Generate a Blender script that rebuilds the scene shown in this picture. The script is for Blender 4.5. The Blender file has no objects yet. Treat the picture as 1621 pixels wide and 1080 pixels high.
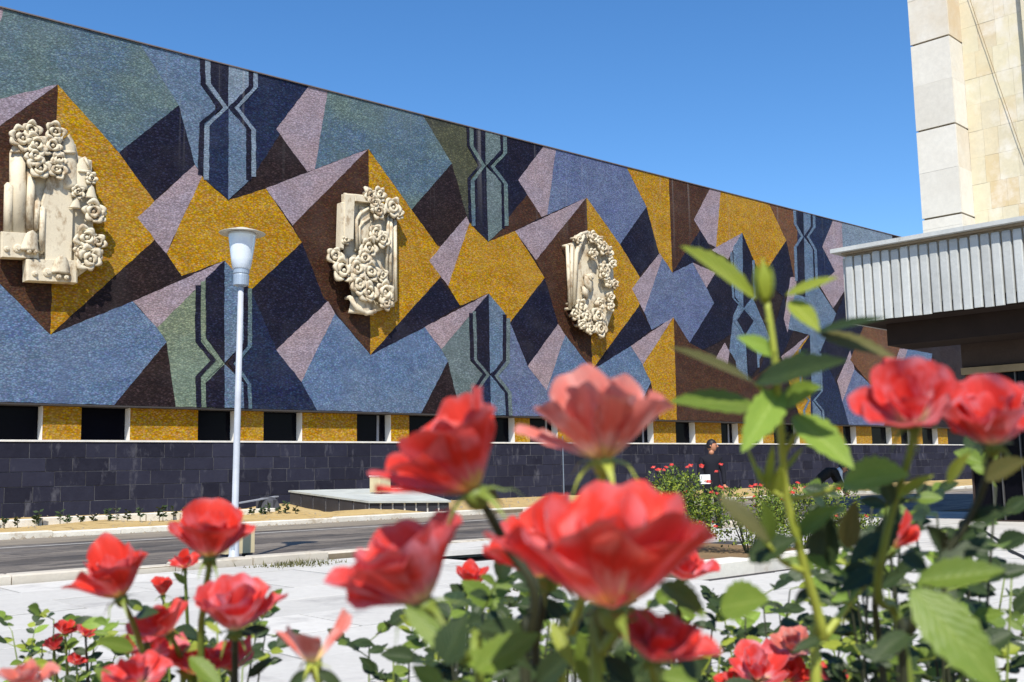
import bpy, math, random
from mathutils import Vector, Matrix

# ------------------------------------------------------------------ camera, sky, sun, exposure
scene = bpy.context.scene
COL = scene.collection
PITCH, ROLL = math.radians(7.02), math.radians(-1.0766)
cam_data = bpy.data.cameras.new('camera')
cam = bpy.data.objects.new('camera', cam_data); COL.objects.link(cam)
fwd = Vector((0, math.cos(PITCH), math.sin(PITCH))); up0 = Vector((0, -math.sin(PITCH), math.cos(PITCH))); rt0 = Vector((1, 0, 0))
rt = rt0 * math.cos(ROLL) + up0 * math.sin(ROLL); up = up0 * math.cos(ROLL) - rt0 * math.sin(ROLL)
CAM = Vector((0, 0, 1.25))
cam.matrix_world = Matrix(((rt.x, up.x, -fwd.x, CAM.x), (rt.y, up.y, -fwd.y, CAM.y), (rt.z, up.z, -fwd.z, CAM.z), (0, 0, 0, 1)))
cam_data.sensor_width = 36; cam_data.lens = 36 * 1671.5 / 1621
cam_data.clip_start = 0.05; cam_data.clip_end = 2000
cam_data.dof.use_dof = True; cam_data.dof.focus_distance = 16.0; cam_data.dof.aperture_fstop = 9.0
scene.camera = cam
scene.render.engine = 'CYCLES'
scene.cycles.max_bounces = 5; scene.cycles.diffuse_bounces = 2; scene.cycles.glossy_bounces = 2; scene.cycles.transmission_bounces = 3
SUN_EL = math.radians(50)
world = bpy.data.worlds.new('World'); scene.world = world; world.use_nodes = True
wn, wl = world.node_tree.nodes, world.node_tree.links
wn.clear()
wo = wn.new('ShaderNodeOutputWorld'); wb = wn.new('ShaderNodeBackground'); ws = wn.new('ShaderNodeTexSky')
ws.sky_type = 'NISHITA'; ws.sun_disc = False; ws.sun_elevation = SUN_EL; ws.sun_rotation = math.radians(179)
ws.altitude = 600; ws.air_density = 1.0; ws.dust_density = 0.2; ws.ozone_density = 4.0
hs = wn.new('ShaderNodeHueSaturation'); hs.inputs['Saturation'].default_value = 1.22; hs.inputs['Hue'].default_value = 0.502
wb.inputs['Strength'].default_value = 0.15
wl.new(ws.outputs[0], hs.inputs['Color']); wl.new(hs.outputs[0], wb.inputs[0]); wl.new(wb.outputs[0], wo.inputs[0])
sun_data = bpy.data.lights.new('sun', 'SUN'); sun_data.energy = 5.0; sun_data.angle = math.radians(0.53); sun_data.color = (1.0, .95, .86)
sun = bpy.data.objects.new('sun', sun_data); COL.objects.link(sun)
sun.rotation_euler = (math.pi / 2 - SUN_EL, 0, math.radians(-1))
sun.location = (0, -10, 30)
scene.view_settings.view_transform = 'Standard'; scene.view_settings.look = 'None'
scene.view_settings.exposure = 0.27; scene.view_settings.gamma = 1

# ------------------------------------------------------------------ helpers
def thing(name, label, cat, loc=(0, 0, 0), rotz=0, group=None):
    o = bpy.data.objects.new(name, None); COL.objects.link(o)
    o.empty_display_size = .1
    o.location = loc; o.rotation_euler = (0, 0, rotz); o['label'] = label; o['category'] = cat
    if group: o['group'] = group
    return o
def tag(o, label, cat, group=None):
    o['label'] = label; o['category'] = cat
    if group: o['group'] = group
    return o
def mesh(name, v, f, mat, parent=None, smooth=False, uv=None, kind=None, mats=None, fm=None):
    me = bpy.data.meshes.new(name); me.from_pydata([tuple(p) for p in v], [], f)
    for m in (mats or [mat]): me.materials.append(m)
    if fm:
        for p, i in zip(me.polygons, fm): p.material_index = i
    if uv:
        l = me.uv_layers.new(name='uv')
        for lp in me.loops: l.data[lp.index].uv = uv[lp.vertex_index]
    if smooth:
        for p in me.polygons: p.use_smooth = True
    o = bpy.data.objects.new(name, me); COL.objects.link(o)
    if parent: o.parent = parent
    if kind: o['kind'] = kind
    return o
class MB:
    def __init__(s): s.v = []; s.f = []
    def add(s, v, f):
        n = len(s.v); s.v += [tuple(p) for p in v]; s.f += [tuple(i + n for i in q) for q in f]
    def box(s, x0, x1, y0, y1, z0, z1):
        s.add([(x0, y0, z0), (x1, y0, z0), (x1, y1, z0), (x0, y1, z0), (x0, y0, z1), (x1, y0, z1), (x1, y1, z1), (x0, y1, z1)],
              [(3, 2, 1, 0), (4, 5, 6, 7), (0, 1, 5, 4), (1, 2, 6, 5), (2, 3, 7, 6), (3, 0, 4, 7)])
    def cbox(s, x0, x1, y0, y1, z0, z1, c):   # box whose front (low y) edges are chamfered
        s.add([(x0, y1, z0), (x1, y1, z0), (x1, y1, z1), (x0, y1, z1), (x0, y0 + c, z0), (x1, y0 + c, z0), (x1, y0 + c, z1), (x0, y0 + c, z1),
               (x0 + c, y0, z0 + c), (x1 - c, y0, z0 + c), (x1 - c, y0, z1 - c), (x0 + c, y0, z1 - c)],
              [(0, 3, 2, 1), (0, 1, 5, 4), (1, 2, 6, 5), (2, 3, 7, 6), (3, 0, 4, 7), (4, 5, 9, 8), (5, 6, 10, 9), (6, 7, 11, 10), (7, 4, 8, 11), (8, 9, 10, 11)])
    def prism(s, pts, a, b, fn):   # pts 2d polygon, fn(p,depth)->3d
        n = len(pts)
        s.add([fn(p, a) for p in pts] + [fn(p, b) for p in pts],
              [tuple(range(n - 1, -1, -1)), tuple(range(n, 2 * n))] + [(i, (i + 1) % n, n + (i + 1) % n, n + i) for i in range(n)])
    def tube(s, pts, rads, k=8, cap=True):
        pts = [Vector(p) for p in pts]; n = len(pts); base = len(s.v); prev = None
        for i, p in enumerate(pts):
            d = (pts[min(i + 1, n - 1)] - pts[max(i - 1, 0)]).normalized()
            if prev is None: ref = Vector((0, 0, 1)) if abs(d.z) < .9 else Vector((1, 0, 0)); a = d.cross(ref).normalized()
            else: a = (prev - d * prev.dot(d)).normalized()
            prev = a; b2 = d.cross(a); r = rads[i] if hasattr(rads, '__len__') else rads
            for j in range(k):
                t = 2 * math.pi * j / k; s.v.append(tuple(p + (a * math.cos(t) + b2 * math.sin(t)) * r))
        for i in range(n - 1):
            for j in range(k): s.f.append((base + i * k + j, base + i * k + (j + 1) % k, base + (i + 1) * k + (j + 1) % k, base + (i + 1) * k + j))
        if cap:
            s.f.append(tuple(base + j for j in range(k - 1, -1, -1))); s.f.append(tuple(base + (n - 1) * k + j for j in range(k)))
    def lathe(s, prof, c=(0, 0, 0), k=24):
        base = len(s.v)
        for r, z in prof:
            for j in range(k):
                t = 2 * math.pi * j / k; s.v.append((c[0] + r * math.cos(t), c[1] + r * math.sin(t), c[2] + z))
        for i in range(len(prof) - 1):
            for j in range(k): s.f.append((base + i * k + j, base + i * k + (j + 1) % k, base + (i + 1) * k + (j + 1) % k, base + (i + 1) * k + j))
        s.f.append(tuple(base + j for j in range(k - 1, -1, -1))); s.f.append(tuple(base + (len(prof) - 1) * k + j for j in range(k)))
    def build(s, name, mat, parent=None, smooth=False, kind=None):
        return mesh(name, s.v, s.f, mat, parent, smooth, kind=kind)

# ------------------------------------------------------------------ materials
def new_mat(name):
    m = bpy.data.materials.new(name); m.use_nodes = True
    nt = m.node_tree; b = nt.nodes['Principled BSDF']; return m, nt.nodes, nt.links, b
def rgb(c): return (c[0], c[1], c[2], 1)
def ramp(n, stops, interp='LINEAR'):
    r = n.new('ShaderNodeValToRGB'); r.color_ramp.interpolation = interp; e = r.color_ramp.elements
    while len(e) < len(stops): e.new(.5)
    for i, (p, c) in enumerate(stops): e[i].position = p; e[i].color = rgb(c)
    return r
def mix(n, l, fac, a, b, mode='MIX'):
    x = n.new('ShaderNodeMix'); x.data_type = 'RGBA'; x.blend_type = mode
    for s, val in ((x.inputs[0], fac), (x.inputs[6], a), (x.inputs[7], b)):
        if hasattr(val, 'is_linked') or hasattr(val, 'links'): l.new(val, s)
        elif isinstance(val, (int, float)): s.default_value = val
        else: s.default_value = rgb(val)
    return x.outputs[2]
def noise(n, l, vec, scale, detail=4, rough=.6):
    t = n.new('ShaderNodeTexNoise'); t.inputs['Scale'].default_value = scale; t.inputs['Detail'].default_value = detail; t.inputs['Roughness'].default_value = rough
    if vec: l.new(vec, t.inputs['Vector'])
    return t
def mapping(n, l, vec, scale=(1, 1, 1), rot=(0, 0, 0)):
    m = n.new('ShaderNodeMapping'); m.inputs['Scale'].default_value = scale; m.inputs['Rotation'].default_value = rot; l.new(vec, m.inputs['Vector']); return m.outputs[0]
def bump(n, l, b, h, strength, dist):
    u = n.new('ShaderNodeBump'); u.inputs['Strength'].default_value = strength; u.inputs['Distance'].default_value = dist
    l.new(h, u.inputs['Height']); l.new(u.outputs[0], b.inputs['Normal'])
def maprange(n, l, v, a, b, c=0, d=1):
    m = n.new('ShaderNodeMapRange'); m.inputs[1].default_value = a; m.inputs[2].default_value = b; m.inputs[3].default_value = c; m.inputs[4].default_value = d
    l.new(v, m.inputs[0]); return m.outputs[0]
def math_n(n, l, op, a, b=None):
    m = n.new('ShaderNodeMath'); m.operation = op
    for s, v in ((m.inputs[0], a), (m.inputs[1], b)):
        if v is None: continue
        if isinstance(v, (int, float)): s.default_value = v
        else: l.new(v, s)
    return m.outputs[0]

def mosaic(name, base, alt, spark, big=.35, slant=False, contrast=1.0):
    """smalti mosaic: small hand-set tesserae, each with its own tone; colour drifts slowly over the field"""
    m, n, l, b = new_mat(name)
    tc = n.new('ShaderNodeTexCoord'); o = tc.outputs['Object']
    mp = mapping(n, l, o, (.72, .01, 1.2) if not slant else (.8, .01, 1.25), (0, 0, 0) if not slant else (0, math.radians(28), 0))
    vo = n.new('ShaderNodeTexVoronoi'); vo.inputs['Scale'].default_value = 17.0; l.new(mp, vo.inputs['Vector'])
    sep = n.new('ShaderNodeSeparateColor'); l.new(vo.outputs['Color'], sep.inputs[0])
    nb = noise(n, l, mp, big, 3, .55)
    c = mix(n, l, maprange(n, l, nb.outputs[0], .42, .58), base, alt)
    dark = tuple(x * .34 for x in base)
    c = mix(n, l, maprange(n, l, sep.outputs[0], .0, 1, .0, .52 * contrast), c, dark)
    c = mix(n, l, maprange(n, l, sep.outputs[1], .72, 1.0, 0, .38 * contrast), c, spark)
    nf = noise(n, l, mp, 1.5, 5, .65)
    c = mix(n, l, maprange(n, l, nf.outputs[0], .36, .66, 0, .42), c, dark)
    c = mix(n, l, maprange(n, l, vo.outputs['Distance'], .42, .62, 0, .5), c, tuple(x * .3 for x in base))
    hsv = n.new('ShaderNodeHueSaturation'); l.new(maprange(n, l, sep.outputs[2], 0, 1, .472, .515), hsv.inputs['Hue']); l.new(maprange(n, l, sep.outputs[1], 0, 1, .85, 1.18), hsv.inputs['Saturation']); l.new(c, hsv.inputs['Color']); c = hsv.outputs[0]
    # pale lime streaks run down from the coping
    st = noise(n, l, mapping(n, l, o, (2.2, .01, .05)), 1.0, 3, .6)
    sx = n.new('ShaderNodeSeparateXYZ'); l.new(o, sx.inputs[0])
    top = maprange(n, l, sx.outputs[2], 12.5, 17.3)
    sf = math_n(n, l, 'MULTIPLY', maprange(n, l, st.outputs[0], .60, .74), math_n(n, l, 'MULTIPLY', top, .38))
    c = mix(n, l, sf, c, (.36, .35, .34))
    gr = noise(n, l, mapping(n, l, o, (.9, .01, .07)), 1.0, 5, .7)   # grime runs and faded patches
    c = mix(n, l, maprange(n, l, gr.outputs[0], .54, .72, 0, .45), c, tuple(.45 * x + .012 for x in base))
    fd = noise(n, l, mapping(n, l, o, (.35, .01, .5)), 1.0, 4, .6)
    c = mix(n, l, maprange(n, l, fd.outputs[0], .50, .72, 0, .30), c, tuple(.75 * x + .035 for x in base))
    l.new(c, b.inputs['Base Color']); b.inputs['Roughness'].default_value = .5; b.inputs['Specular IOR Level'].default_value = .10
    h = math_n(n, l, 'SUBTRACT', math_n(n, l, 'MULTIPLY', sep.outputs[2], .7), vo.outputs['Distance'])
    bump(n, l, b, h, .55, .02)
    return m
MOS = dict(
    gold=mosaic('mosaic_gold', (.49, .268, .016), (.54, .31, .022), (.74, .48, .09), .5),
    brown=mosaic('mosaic_brown', (.070, .034, .020), (.094, .048, .026), (.19, .11, .065), .4),
    walnut=mosaic('mosaic_walnut', (.19, .095, .045), (.15, .08, .045), (.32, .18, .10), .4),
    umber=mosaic('mosaic_umber', (.024, .015, .017), (.034, .020, .016), (.095, .068, .072), .4),
    night=mosaic('mosaic_night', (.012, .012, .032), (.019, .014, .024), (.065, .068, .125), .4),
    navy=mosaic('mosaic_navy', (.017, .022, .068), (.023, .032, .072), (.08, .105, .20), .4),
    lilac=mosaic('mosaic_lilac', (.40, .305, .33), (.37, .31, .37), (.60, .50, .53), .5, contrast=.75),
    blue=mosaic('mosaic_blue', (.125, .19, .35), (.165, .225, .345), (.38, .46, .60), .45, True),
    indigo=mosaic('mosaic_indigo', (.135, .165, .32), (.165, .20, .32), (.32, .37, .50), .4),
    teal=mosaic('mosaic_teal', (.15, .215, .205), (.085, .145, .27), (.36, .43, .36), .22, True),
    moss=mosaic('mosaic_moss', (.20, .27, .21), (.23, .27, .17), (.42, .46, .34), .3),
    grey=mosaic('mosaic_grey', (.16, .215, .22), (.15, .19, .215), (.33, .38, .38), .3),
    steel=mosaic('mosaic_steel', (.135, .20, .32), (.165, .215, .30), (.34, .43, .55), .35),
    pale=mosaic('mosaic_pale', (.25, .315, .40), (.22, .28, .38), (.45, .53, .60), .35),
    olive=mosaic('mosaic_olive', (.085, .090, .055), (.036, .036, .055), (.22, .22, .13), .24))

def stone(name, c1, c2, scale=2.0, rough=.8, bumpd=.01, spots=None, island=.0, fine=30, tint=None):
    m, n, l, b = new_mat(name)
    tc = n.new('ShaderNodeTexCoord'); o = tc.outputs['Object']
    geo = n.new('ShaderNodeNewGeometry'); oi = n.new('ShaderNodeObjectInfo')
    a = noise(n, l, o, scale, 6, .65); f = noise(n, l, o, fine, 5, .7)
    c = mix(n, l, maprange(n, l, a.outputs[0], .3, .7), c1, c2)
    c = mix(n, l, maprange(n, l, f.outputs[0], .35, .75, 0, .35), c, tuple(x * .55 for x in c1))
    if island:
        rnd = math_n(n, l, 'FRACT', math_n(n, l, 'ADD', oi.outputs['Random'], geo.outputs['Random Per Island']))
        c = mix(n, l, maprange(n, l, rnd, 0, 1, 0, island), c, tuple(min(1, x * 1.9) for x in c2))
        c = mix(n, l, maprange(n, l, math_n(n, l, 'FRACT', math_n(n, l, 'MULTIPLY', rnd, 7.3)), .4, 1, 0, island), c, tuple(x * .45 for x in c1))
    if tint:
        tr_ = math_n(n, l, 'FRACT', math_n(n, l, 'MULTIPLY', oi.outputs['Random'], 13.7))
        c = mix(n, l, math_n(n, l, 'MULTIPLY', maprange(n, l, tr_, .62, .95, 0, .75), maprange(n, l, a.outputs[0], .35, .6, .25, 1)), c, tint)
    if spots:
        s = noise(n, l, mapping(n, l, o, spots[3]), spots[1], 5, .7)
        c = mix(n, l, maprange(n, l, s.outputs[0], spots[2], spots[2] + .14, 0, .75), c, spots[0])
    l.new(c, b.inputs['Base Color']); b.inputs['Roughness'].default_value = rough; b.inputs['Specular IOR Level'].default_value = .15
    bump(n, l, b, f.outputs[0], .5, bumpd)
    return m
def plain(name, c, rough=.6, spec=.4, metal=0, var=.25, scale=6):
    m, n, l, b = new_mat(name)
    o = n.new('ShaderNodeTexCoord').outputs['Object']; a = noise(n, l, o, scale, 5, .6)
    l.new(mix(n, l, maprange(n, l, a.outputs[0], .3, .75, 0, 1), c, tuple(x * (1 - var) for x in c)), b.inputs['Base Color'])
    b.inputs['Roughness'].default_value = rough; b.inputs['Specular IOR Level'].default_value = spec; b.inputs['Metallic'].default_value = metal
    return m
M = dict(
    block=stone('black_basalt', (.012, .012, .024), (.024, .025, .042), 1.6, .8, .02, ((.10, .10, .12), 1.9, .57, (1, 1, .4)), .42, 7),
    mortar=stone('grey_mortar', (.012, .012, .018), (.17, .17, .18), 1.0, .9, .01, ((.45, .44, .43), .9, .64, (.5, 1, 3))),
    sill=plain('white_sill', (.78, .75, .70), .6, .3, 0, .25, 2), plaster=plain('white_plaster', (.80, .77, .72), .8, .2, 0, .15, 3),
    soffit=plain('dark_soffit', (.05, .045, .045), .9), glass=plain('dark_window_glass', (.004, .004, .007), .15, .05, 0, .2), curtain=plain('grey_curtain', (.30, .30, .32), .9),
    coping=plain('coping_metal', (.20, .16, .15), .6, .4, .2, .4, 1.2),
    relief=stone('carved_cream_stone', (.74, .66, .50), (.64, .55, .40), 1.2, .75, .015, ((.27, .17, .085), 2.4, .51, (1, 1, .6)), 0, 22),
    lampmetal=plain('lamp_white_enamel', (.52, .54, .58), .45, .4, 0, .30, 2.5), lamphood=plain('lamp_hood_enamel', (.62, .59, .50), .4, .5, 0, .3, 8), lampcollar=plain('lamp_collar_metal', (.42, .48, .55), .4, .5, .4, .2),
    opal=None,
    pier=stone('tower_white_limestone', (.74, .70, .61), (.64, .59, .50), .9, .8, .006, ((.46, .33, .17), .5, .64, (1, 1, 1)), .12, 9, (.56, .42, .24)),
    cream=stone('tower_cream_limestone', (.70, .64, .49), (.62, .52, .34), .8, .8, .006, ((.76, .72, .64), .8, .50, (1, 1, 1)), .16, 9, (.56, .38, .16)),
    joint=plain('stone_joint', (.22, .17, .11), .9), lime=plain('lime_joint', (.60, .52, .38), .9), concrete=stone('fluted_concrete', (.56, .57, .55), (.42, .43, .41), 1.8, .85, .012, ((.24, .20, .15), 1.3, .60, (1.6, 1.6, .25)), .30, 12),
    groove=stone('brown_groove', (.26, .21, .15), (.34, .29, .22), 2, .9, .01), darkroof=plain('dark_canopy_lining', (.032, .021, .017), .9, .2, 0, .3, 2), brownwall=stone('dark_brown_wall', (.050, .036, .030), (.07, .05, .042), 1, .9),
    beam=plain('tan_beam', (.30, .22, .12), .7, .3, 0, .3, 3), mullion=plain('dark_bronze_mullion', (.10, .095, .09), .5, .4, .4), steelbar=plain('thin_steel', (.30, .36, .45), .4, .5, .6), cable=plain('black_cable', (.02, .02, .024), .6),
    sand=stone('sandy_soil', (.52, .35, .13), (.56, .42, .21), .5, .95, .06, ((.20, .135, .06), 2.2, .52, (1, 1, 1)), 0, 7),
    dirt=stone('dry_garden_soil', (.20, .13, .07), (.28, .19, .10), 1.5, .95, .06, None, 0, 12),
    asphalt=None, paving=stone('white_concrete_slab', (.585, .56, .51), (.51, .485, .44), .7, .85, .008, ((.33, .31, .29), .9, .55, (1, 1, 1)), .16, 12),
    kerb=stone('kerb_stone', (.60, .55, .46), (.46, .40, .32), 1.5, .85, .012, ((.22, .15, .08), 1.6, .56, (1, 1, 1)), .25, 14),
    whitekerb=stone('whitewashed_kerb', (.74, .70, .62), (.62, .55, .44), 1.2, .85, .012, ((.34, .25, .15), 1.8, .56, (1, 1, 1)), .2, 12),
    blacktile=stone('black_polished_tile', (.030, .030, .038), (.05, .05, .06), 1.5, .5, .006, ((.30, .30, .31), 2.2, .62, (1, 1, .4)), .2, 18),
    tilejoint=plain('white_tile_joint', (.72, .70, .66), .8), topslab=plain('pale_top_slab', (.54, .56, .52), .8, .2, 0, .30, 1.5),
    cardboard=plain('cream_box_board', (.62, .52, .32), .8, .2, 0, .2, 3), rock=stone('dark_rock', (.06, .06, .07), (.10, .10, .11), 3, .9, .03), plank=plain('weathered_plank', (.30, .31, .34), .8),
    skin=plain('skin', (.50, .22, .12), .55), hair=plain('black_hair', (.012, .010, .012), .5), suit=plain('dark_navy_suit', (.012, .012, .018), .85, .2), olivecoat=plain('dark_olive_coat', (.018, .017, .016), .9, .2), white=plain('white_cloth', (.82, .82, .80), .8),
    line=stone('worn_road_paint', (.50, .48, .44), (.24, .22, .20), 1.4, .9, .004, None, 0, 8))
def asphalt():
    m, n, l, b = new_mat('worn_asphalt')
    o = n.new('ShaderNodeTexCoord').outputs['Object']
    a = noise(n, l, mapping(n, l, o, (.10, .7, 1)), .9, 6, .7); f = noise(n, l, o, 26, 5, .7); g = noise(n, l, mapping(n, l, o, (.35, 2.2, 1)), .9, 6, .7)
    c = mix(n, l, maprange(n, l, a.outputs[0], .35, .65), (.056, .045, .036), (.155, .13, .105))
    c = mix(n, l, maprange(n, l, g.outputs[0], .52, .64, 0, .8), c, (.30, .27, .24))
    pt = noise(n, l, mapping(n, l, o, (.28, 1.1, 1)), .7, 6, .75)
    c = mix(n, l, maprange(n, l, pt.outputs[0], .46, .56, 0, .8), c, (.27, .225, .175))
    pk = noise(n, l, mapping(n, l, o, (.55, 1.6, 1)), .9, 7, .8)
    c = mix(n, l, maprange(n, l, pk.outputs[0], .50, .58, 0, .85), c, (.040, .033, .030))
    c = mix(n, l, maprange(n, l, f.outputs[0], .3, .7, 0, .5), c, (.045, .042, .042))
    l.new(c, b.inputs['Base Color']); b.inputs['Roughness'].default_value = .85; bump(n, l, b, f.outputs[0], .6, .012)
    return m
M['asphalt'] = asphalt()
M['dusty'] = stone('dusty_asphalt_edge', (.22, .185, .145), (.32, .275, .21), .5, .95, .01, ((.10, .09, .08), .9, .54, (.3, 1, 1)), 0, 9)
def opal():
    m, n, l, b = new_mat('opal_glass'); b.inputs['Base Color'].default_value = (.66, .72, .78, 1); b.inputs['Roughness'].default_value = .12; b.inputs['Coat Weight'].default_value = .5
    return m
M['opal'] = opal()
def petal(name, tip, mid, base, pink, pinkfac=.5, tr=.36, lo=.20):
    m, n, l, b = new_mat(name)
    tc = n.new('ShaderNodeTexCoord'); sp = n.new('ShaderNodeSeparateXYZ'); l.new(tc.outputs['UV'], sp.inputs[0])
    oi = n.new('ShaderNodeObjectInfo')
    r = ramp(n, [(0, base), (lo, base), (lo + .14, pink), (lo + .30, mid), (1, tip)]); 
    nz = noise(n, l, mapping(n, l, tc.outputs['UV'], (5, 1.2, 1)), 2.0, 4, .6)
    vv = math_n(n, l, 'ADD', sp.outputs[1], maprange(n, l, nz.outputs[0], .3, .7, -.10, .10)); l.new(vv, r.inputs[0])
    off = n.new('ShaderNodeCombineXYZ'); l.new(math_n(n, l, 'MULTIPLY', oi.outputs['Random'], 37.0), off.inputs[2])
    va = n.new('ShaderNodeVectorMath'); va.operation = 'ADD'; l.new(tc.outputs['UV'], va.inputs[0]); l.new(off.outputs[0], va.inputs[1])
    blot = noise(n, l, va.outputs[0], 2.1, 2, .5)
    c = mix(n, l, maprange(n, l, blot.outputs[0], .50, .68, 0, pinkfac), r.outputs[0], pink)  # pink blots: petal pigment that also paints in the pink highlights
    c = mix(n, l, maprange(n, l, oi.outputs['Random'], .45, 1, 0, .4), c, tuple(x * .78 for x in mid))
    vein = noise(n, l, mapping(n, l, tc.outputs['UV'], (26, 1.5, 1)), 1.5, 3, .6)
    c = mix(n, l, maprange(n, l, vein.outputs[0], .4, .72, 0, .42), c, tuple(x * .5 for x in mid))
    lipn = noise(n, l, va.outputs[0], 7.0, 3, .6)
    c = mix(n, l, math_n(n, l, 'MULTIPLY', maprange(n, l, sp.outputs[1], .86, 1.0), maprange(n, l, lipn.outputs[0], .45, .6, .1, .55)), c, tuple(.5 * x + .02 for x in pink))
    l.new(c, b.inputs['Base Color']); b.inputs['Roughness'].default_value = .45; b.inputs['Specular IOR Level'].default_value = .22
    b.inputs['Sheen Weight'].default_value = .6; b.inputs['Sheen Roughness'].default_value = .35; b.inputs['Sheen Tint'].default_value = (1, .55, .62, 1)
    bump(n, l, b, vein.outputs[0], .25, .002)
    t = n.new('ShaderNodeBsdfTranslucent'); l.new(c, t.inputs[0]); ms = n.new('ShaderNodeMixShader'); ms.inputs[0].default_value = tr
    l.new(b.outputs[0], ms.inputs[1]); l.new(t.outputs[0], ms.inputs[2]); l.new(ms.outputs[0], n['Material Output'].inputs[0])
    return m
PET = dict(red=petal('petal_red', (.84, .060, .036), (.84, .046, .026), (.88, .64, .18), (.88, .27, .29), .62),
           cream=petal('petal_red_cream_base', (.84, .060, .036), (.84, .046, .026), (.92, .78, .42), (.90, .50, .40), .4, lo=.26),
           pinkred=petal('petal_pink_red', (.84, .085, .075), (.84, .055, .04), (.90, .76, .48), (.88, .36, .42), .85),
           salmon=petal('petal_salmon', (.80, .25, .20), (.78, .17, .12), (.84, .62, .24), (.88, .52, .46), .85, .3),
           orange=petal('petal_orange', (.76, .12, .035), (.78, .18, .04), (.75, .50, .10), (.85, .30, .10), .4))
def leafmat(name, c1, c2, vein, tr=.22, rough=.42):
    m, n, l, b = new_mat(name)
    tc = n.new('ShaderNodeTexCoord'); sp = n.new('ShaderNodeSeparateXYZ'); l.new(tc.outputs['UV'], sp.inputs[0]); oi = n.new('ShaderNodeObjectInfo')
    u = math_n(n, l, 'ABSOLUTE', math_n(n, l, 'SUBTRACT', sp.outputs[0], .5))
    a = noise(n, l, tc.outputs['UV'], 3.5, 5, .6)
    c = mix(n, l, maprange(n, l, a.outputs[0], .3, .7), c1, c2)
    c = mix(n, l, maprange(n, l, oi.outputs['Random'], 0, 1, 0, .45), c, tuple(x * .55 for x in c1))
    w = n.new('ShaderNodeTexWave'); w.inputs['Scale'].default_value = 2.6; w.inputs['Distortion'].default_value = 1.0
    cv = n.new('ShaderNodeCombineXYZ'); l.new(math_n(n, l, 'SUBTRACT', sp.outputs[1], math_n(n, l, 'MULTIPLY', u, .8)), cv.inputs[0]); l.new(cv.outputs[0], w.inputs[0])
    c = mix(n, l, maprange(n, l, w.outputs['Fac'], .82, 1, 0, .35), c, vein)
    c = mix(n, l, maprange(n, l, u, .0, .035, .7, 0), c, vein)
    l.new(c, b.inputs['Base Color']); b.inputs['Roughness'].default_value = rough; b.inputs['Specular IOR Level'].default_value = .28
    bump(n, l, b, w.outputs['Fac'], .2, .003)
    t = n.new('ShaderNodeBsdfTranslucent'); l.new(c, t.inputs[0]); ms = n.new('ShaderNodeMixShader'); ms.inputs[0].default_value = tr
    l.new(b.outputs[0], ms.inputs[1]); l.new(t.outputs[0], ms.inputs[2]); l.new(ms.outputs[0], n['Material Output'].inputs[0])
    return m
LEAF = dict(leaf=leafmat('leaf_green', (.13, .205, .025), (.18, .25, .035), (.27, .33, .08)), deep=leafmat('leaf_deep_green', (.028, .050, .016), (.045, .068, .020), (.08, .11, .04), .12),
            bright=leafmat('leaf_bright_green', (.22, .34, .045), (.28, .40, .06), (.38, .48, .13), .25), young=leafmat('leaf_yellow_green', (.30, .37, .035), (.36, .40, .05), (.42, .46, .12), .3),
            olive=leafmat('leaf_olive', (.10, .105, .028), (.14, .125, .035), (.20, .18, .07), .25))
STEM = dict(green=plain('stem_green', (.20, .26, .04), .5, .4, 0, .4, 30), dark=plain('stem_dark', (.040, .045, .020), .6, .4, 0, .4, 30), yellow=plain('stem_yellow_green', (.38, .42, .06), .5, .4, 0, .3, 30))

# ------------------------------------------------------------------ ground.  G root: x along the long facade, y = -distance in front of it
WALL_O = Vector([-16.9529,35.1577,0.0]); WALL_A = math.radians(41.26)
def W(s, dist, z=0):   # wall frame -> world
    return Vector((WALL_O.x + s * math.cos(WALL_A) + dist * math.sin(WALL_A), WALL_O.y + s * math.sin(WALL_A) - dist * math.cos(WALL_A), z))
def struct(name, mb, mat):
    o = mb.build(name, mat); o.location = WALL_O; o.rotation_euler = (0, 0, WALL_A); o['kind'] = 'structure'; return o
def strip(name, s0, s1, d0, d1, z, mat):
    b = MB(); b.add([(s0, -d1, z), (s1, -d1, z), (s1, -d0, z), (s0, -d0, z)], [(0, 1, 2, 3)]); return struct(name, b, mat)
ground = strip('ground', -400, 500, -500, 400, 0, M['dirt'])
# gently lumpy sandy verge between the plinth and the road
rnd = random.Random(4)
v, f = [], []; nx, ny = 120, 14
for j in range(ny):
    for i in range(nx):
        s = -14 + 84 * i / (nx - 1); d = 13.25 - 13.2 * j / (ny - 1)
        e = min(1, j / 2.0, (ny - 1 - j) / 2.0)
        z = .012 + e * (.05 * math.sin(s * 1.3 + d) + .05 * rnd.random() + .16 * math.exp(-((s - 7.0) ** 2 / 3.5 + (d - 10.7) ** 2 / 1.2)) + .30 * math.exp(-((s - 6.9) ** 2 / 1.2 + (d - 6.0) ** 2 / 1.4)))
        v.append((s, -d, max(.006, z)))
for j in range(ny - 1):
    for i in range(nx - 1): f.append((j * nx + i, j * nx + i + 1, (j + 1) * nx + i + 1, (j + 1) * nx + i))
verge = mesh('sandy_verge', v, f, M['sand'], smooth=True); verge.location = WALL_O; verge.rotation_euler = (0, 0, WALL_A); verge['kind'] = 'structure'
road = strip('road', -60, 120, 13.55, 24.0, .010, M['asphalt'])
shoulder = strip('road_shoulder', -60, 120, 13.56, 15.7, .0135, M['dusty'])
line = strip('road_marking', -60, 120, 16.3, 16.55, .0145, M['line'])
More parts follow.
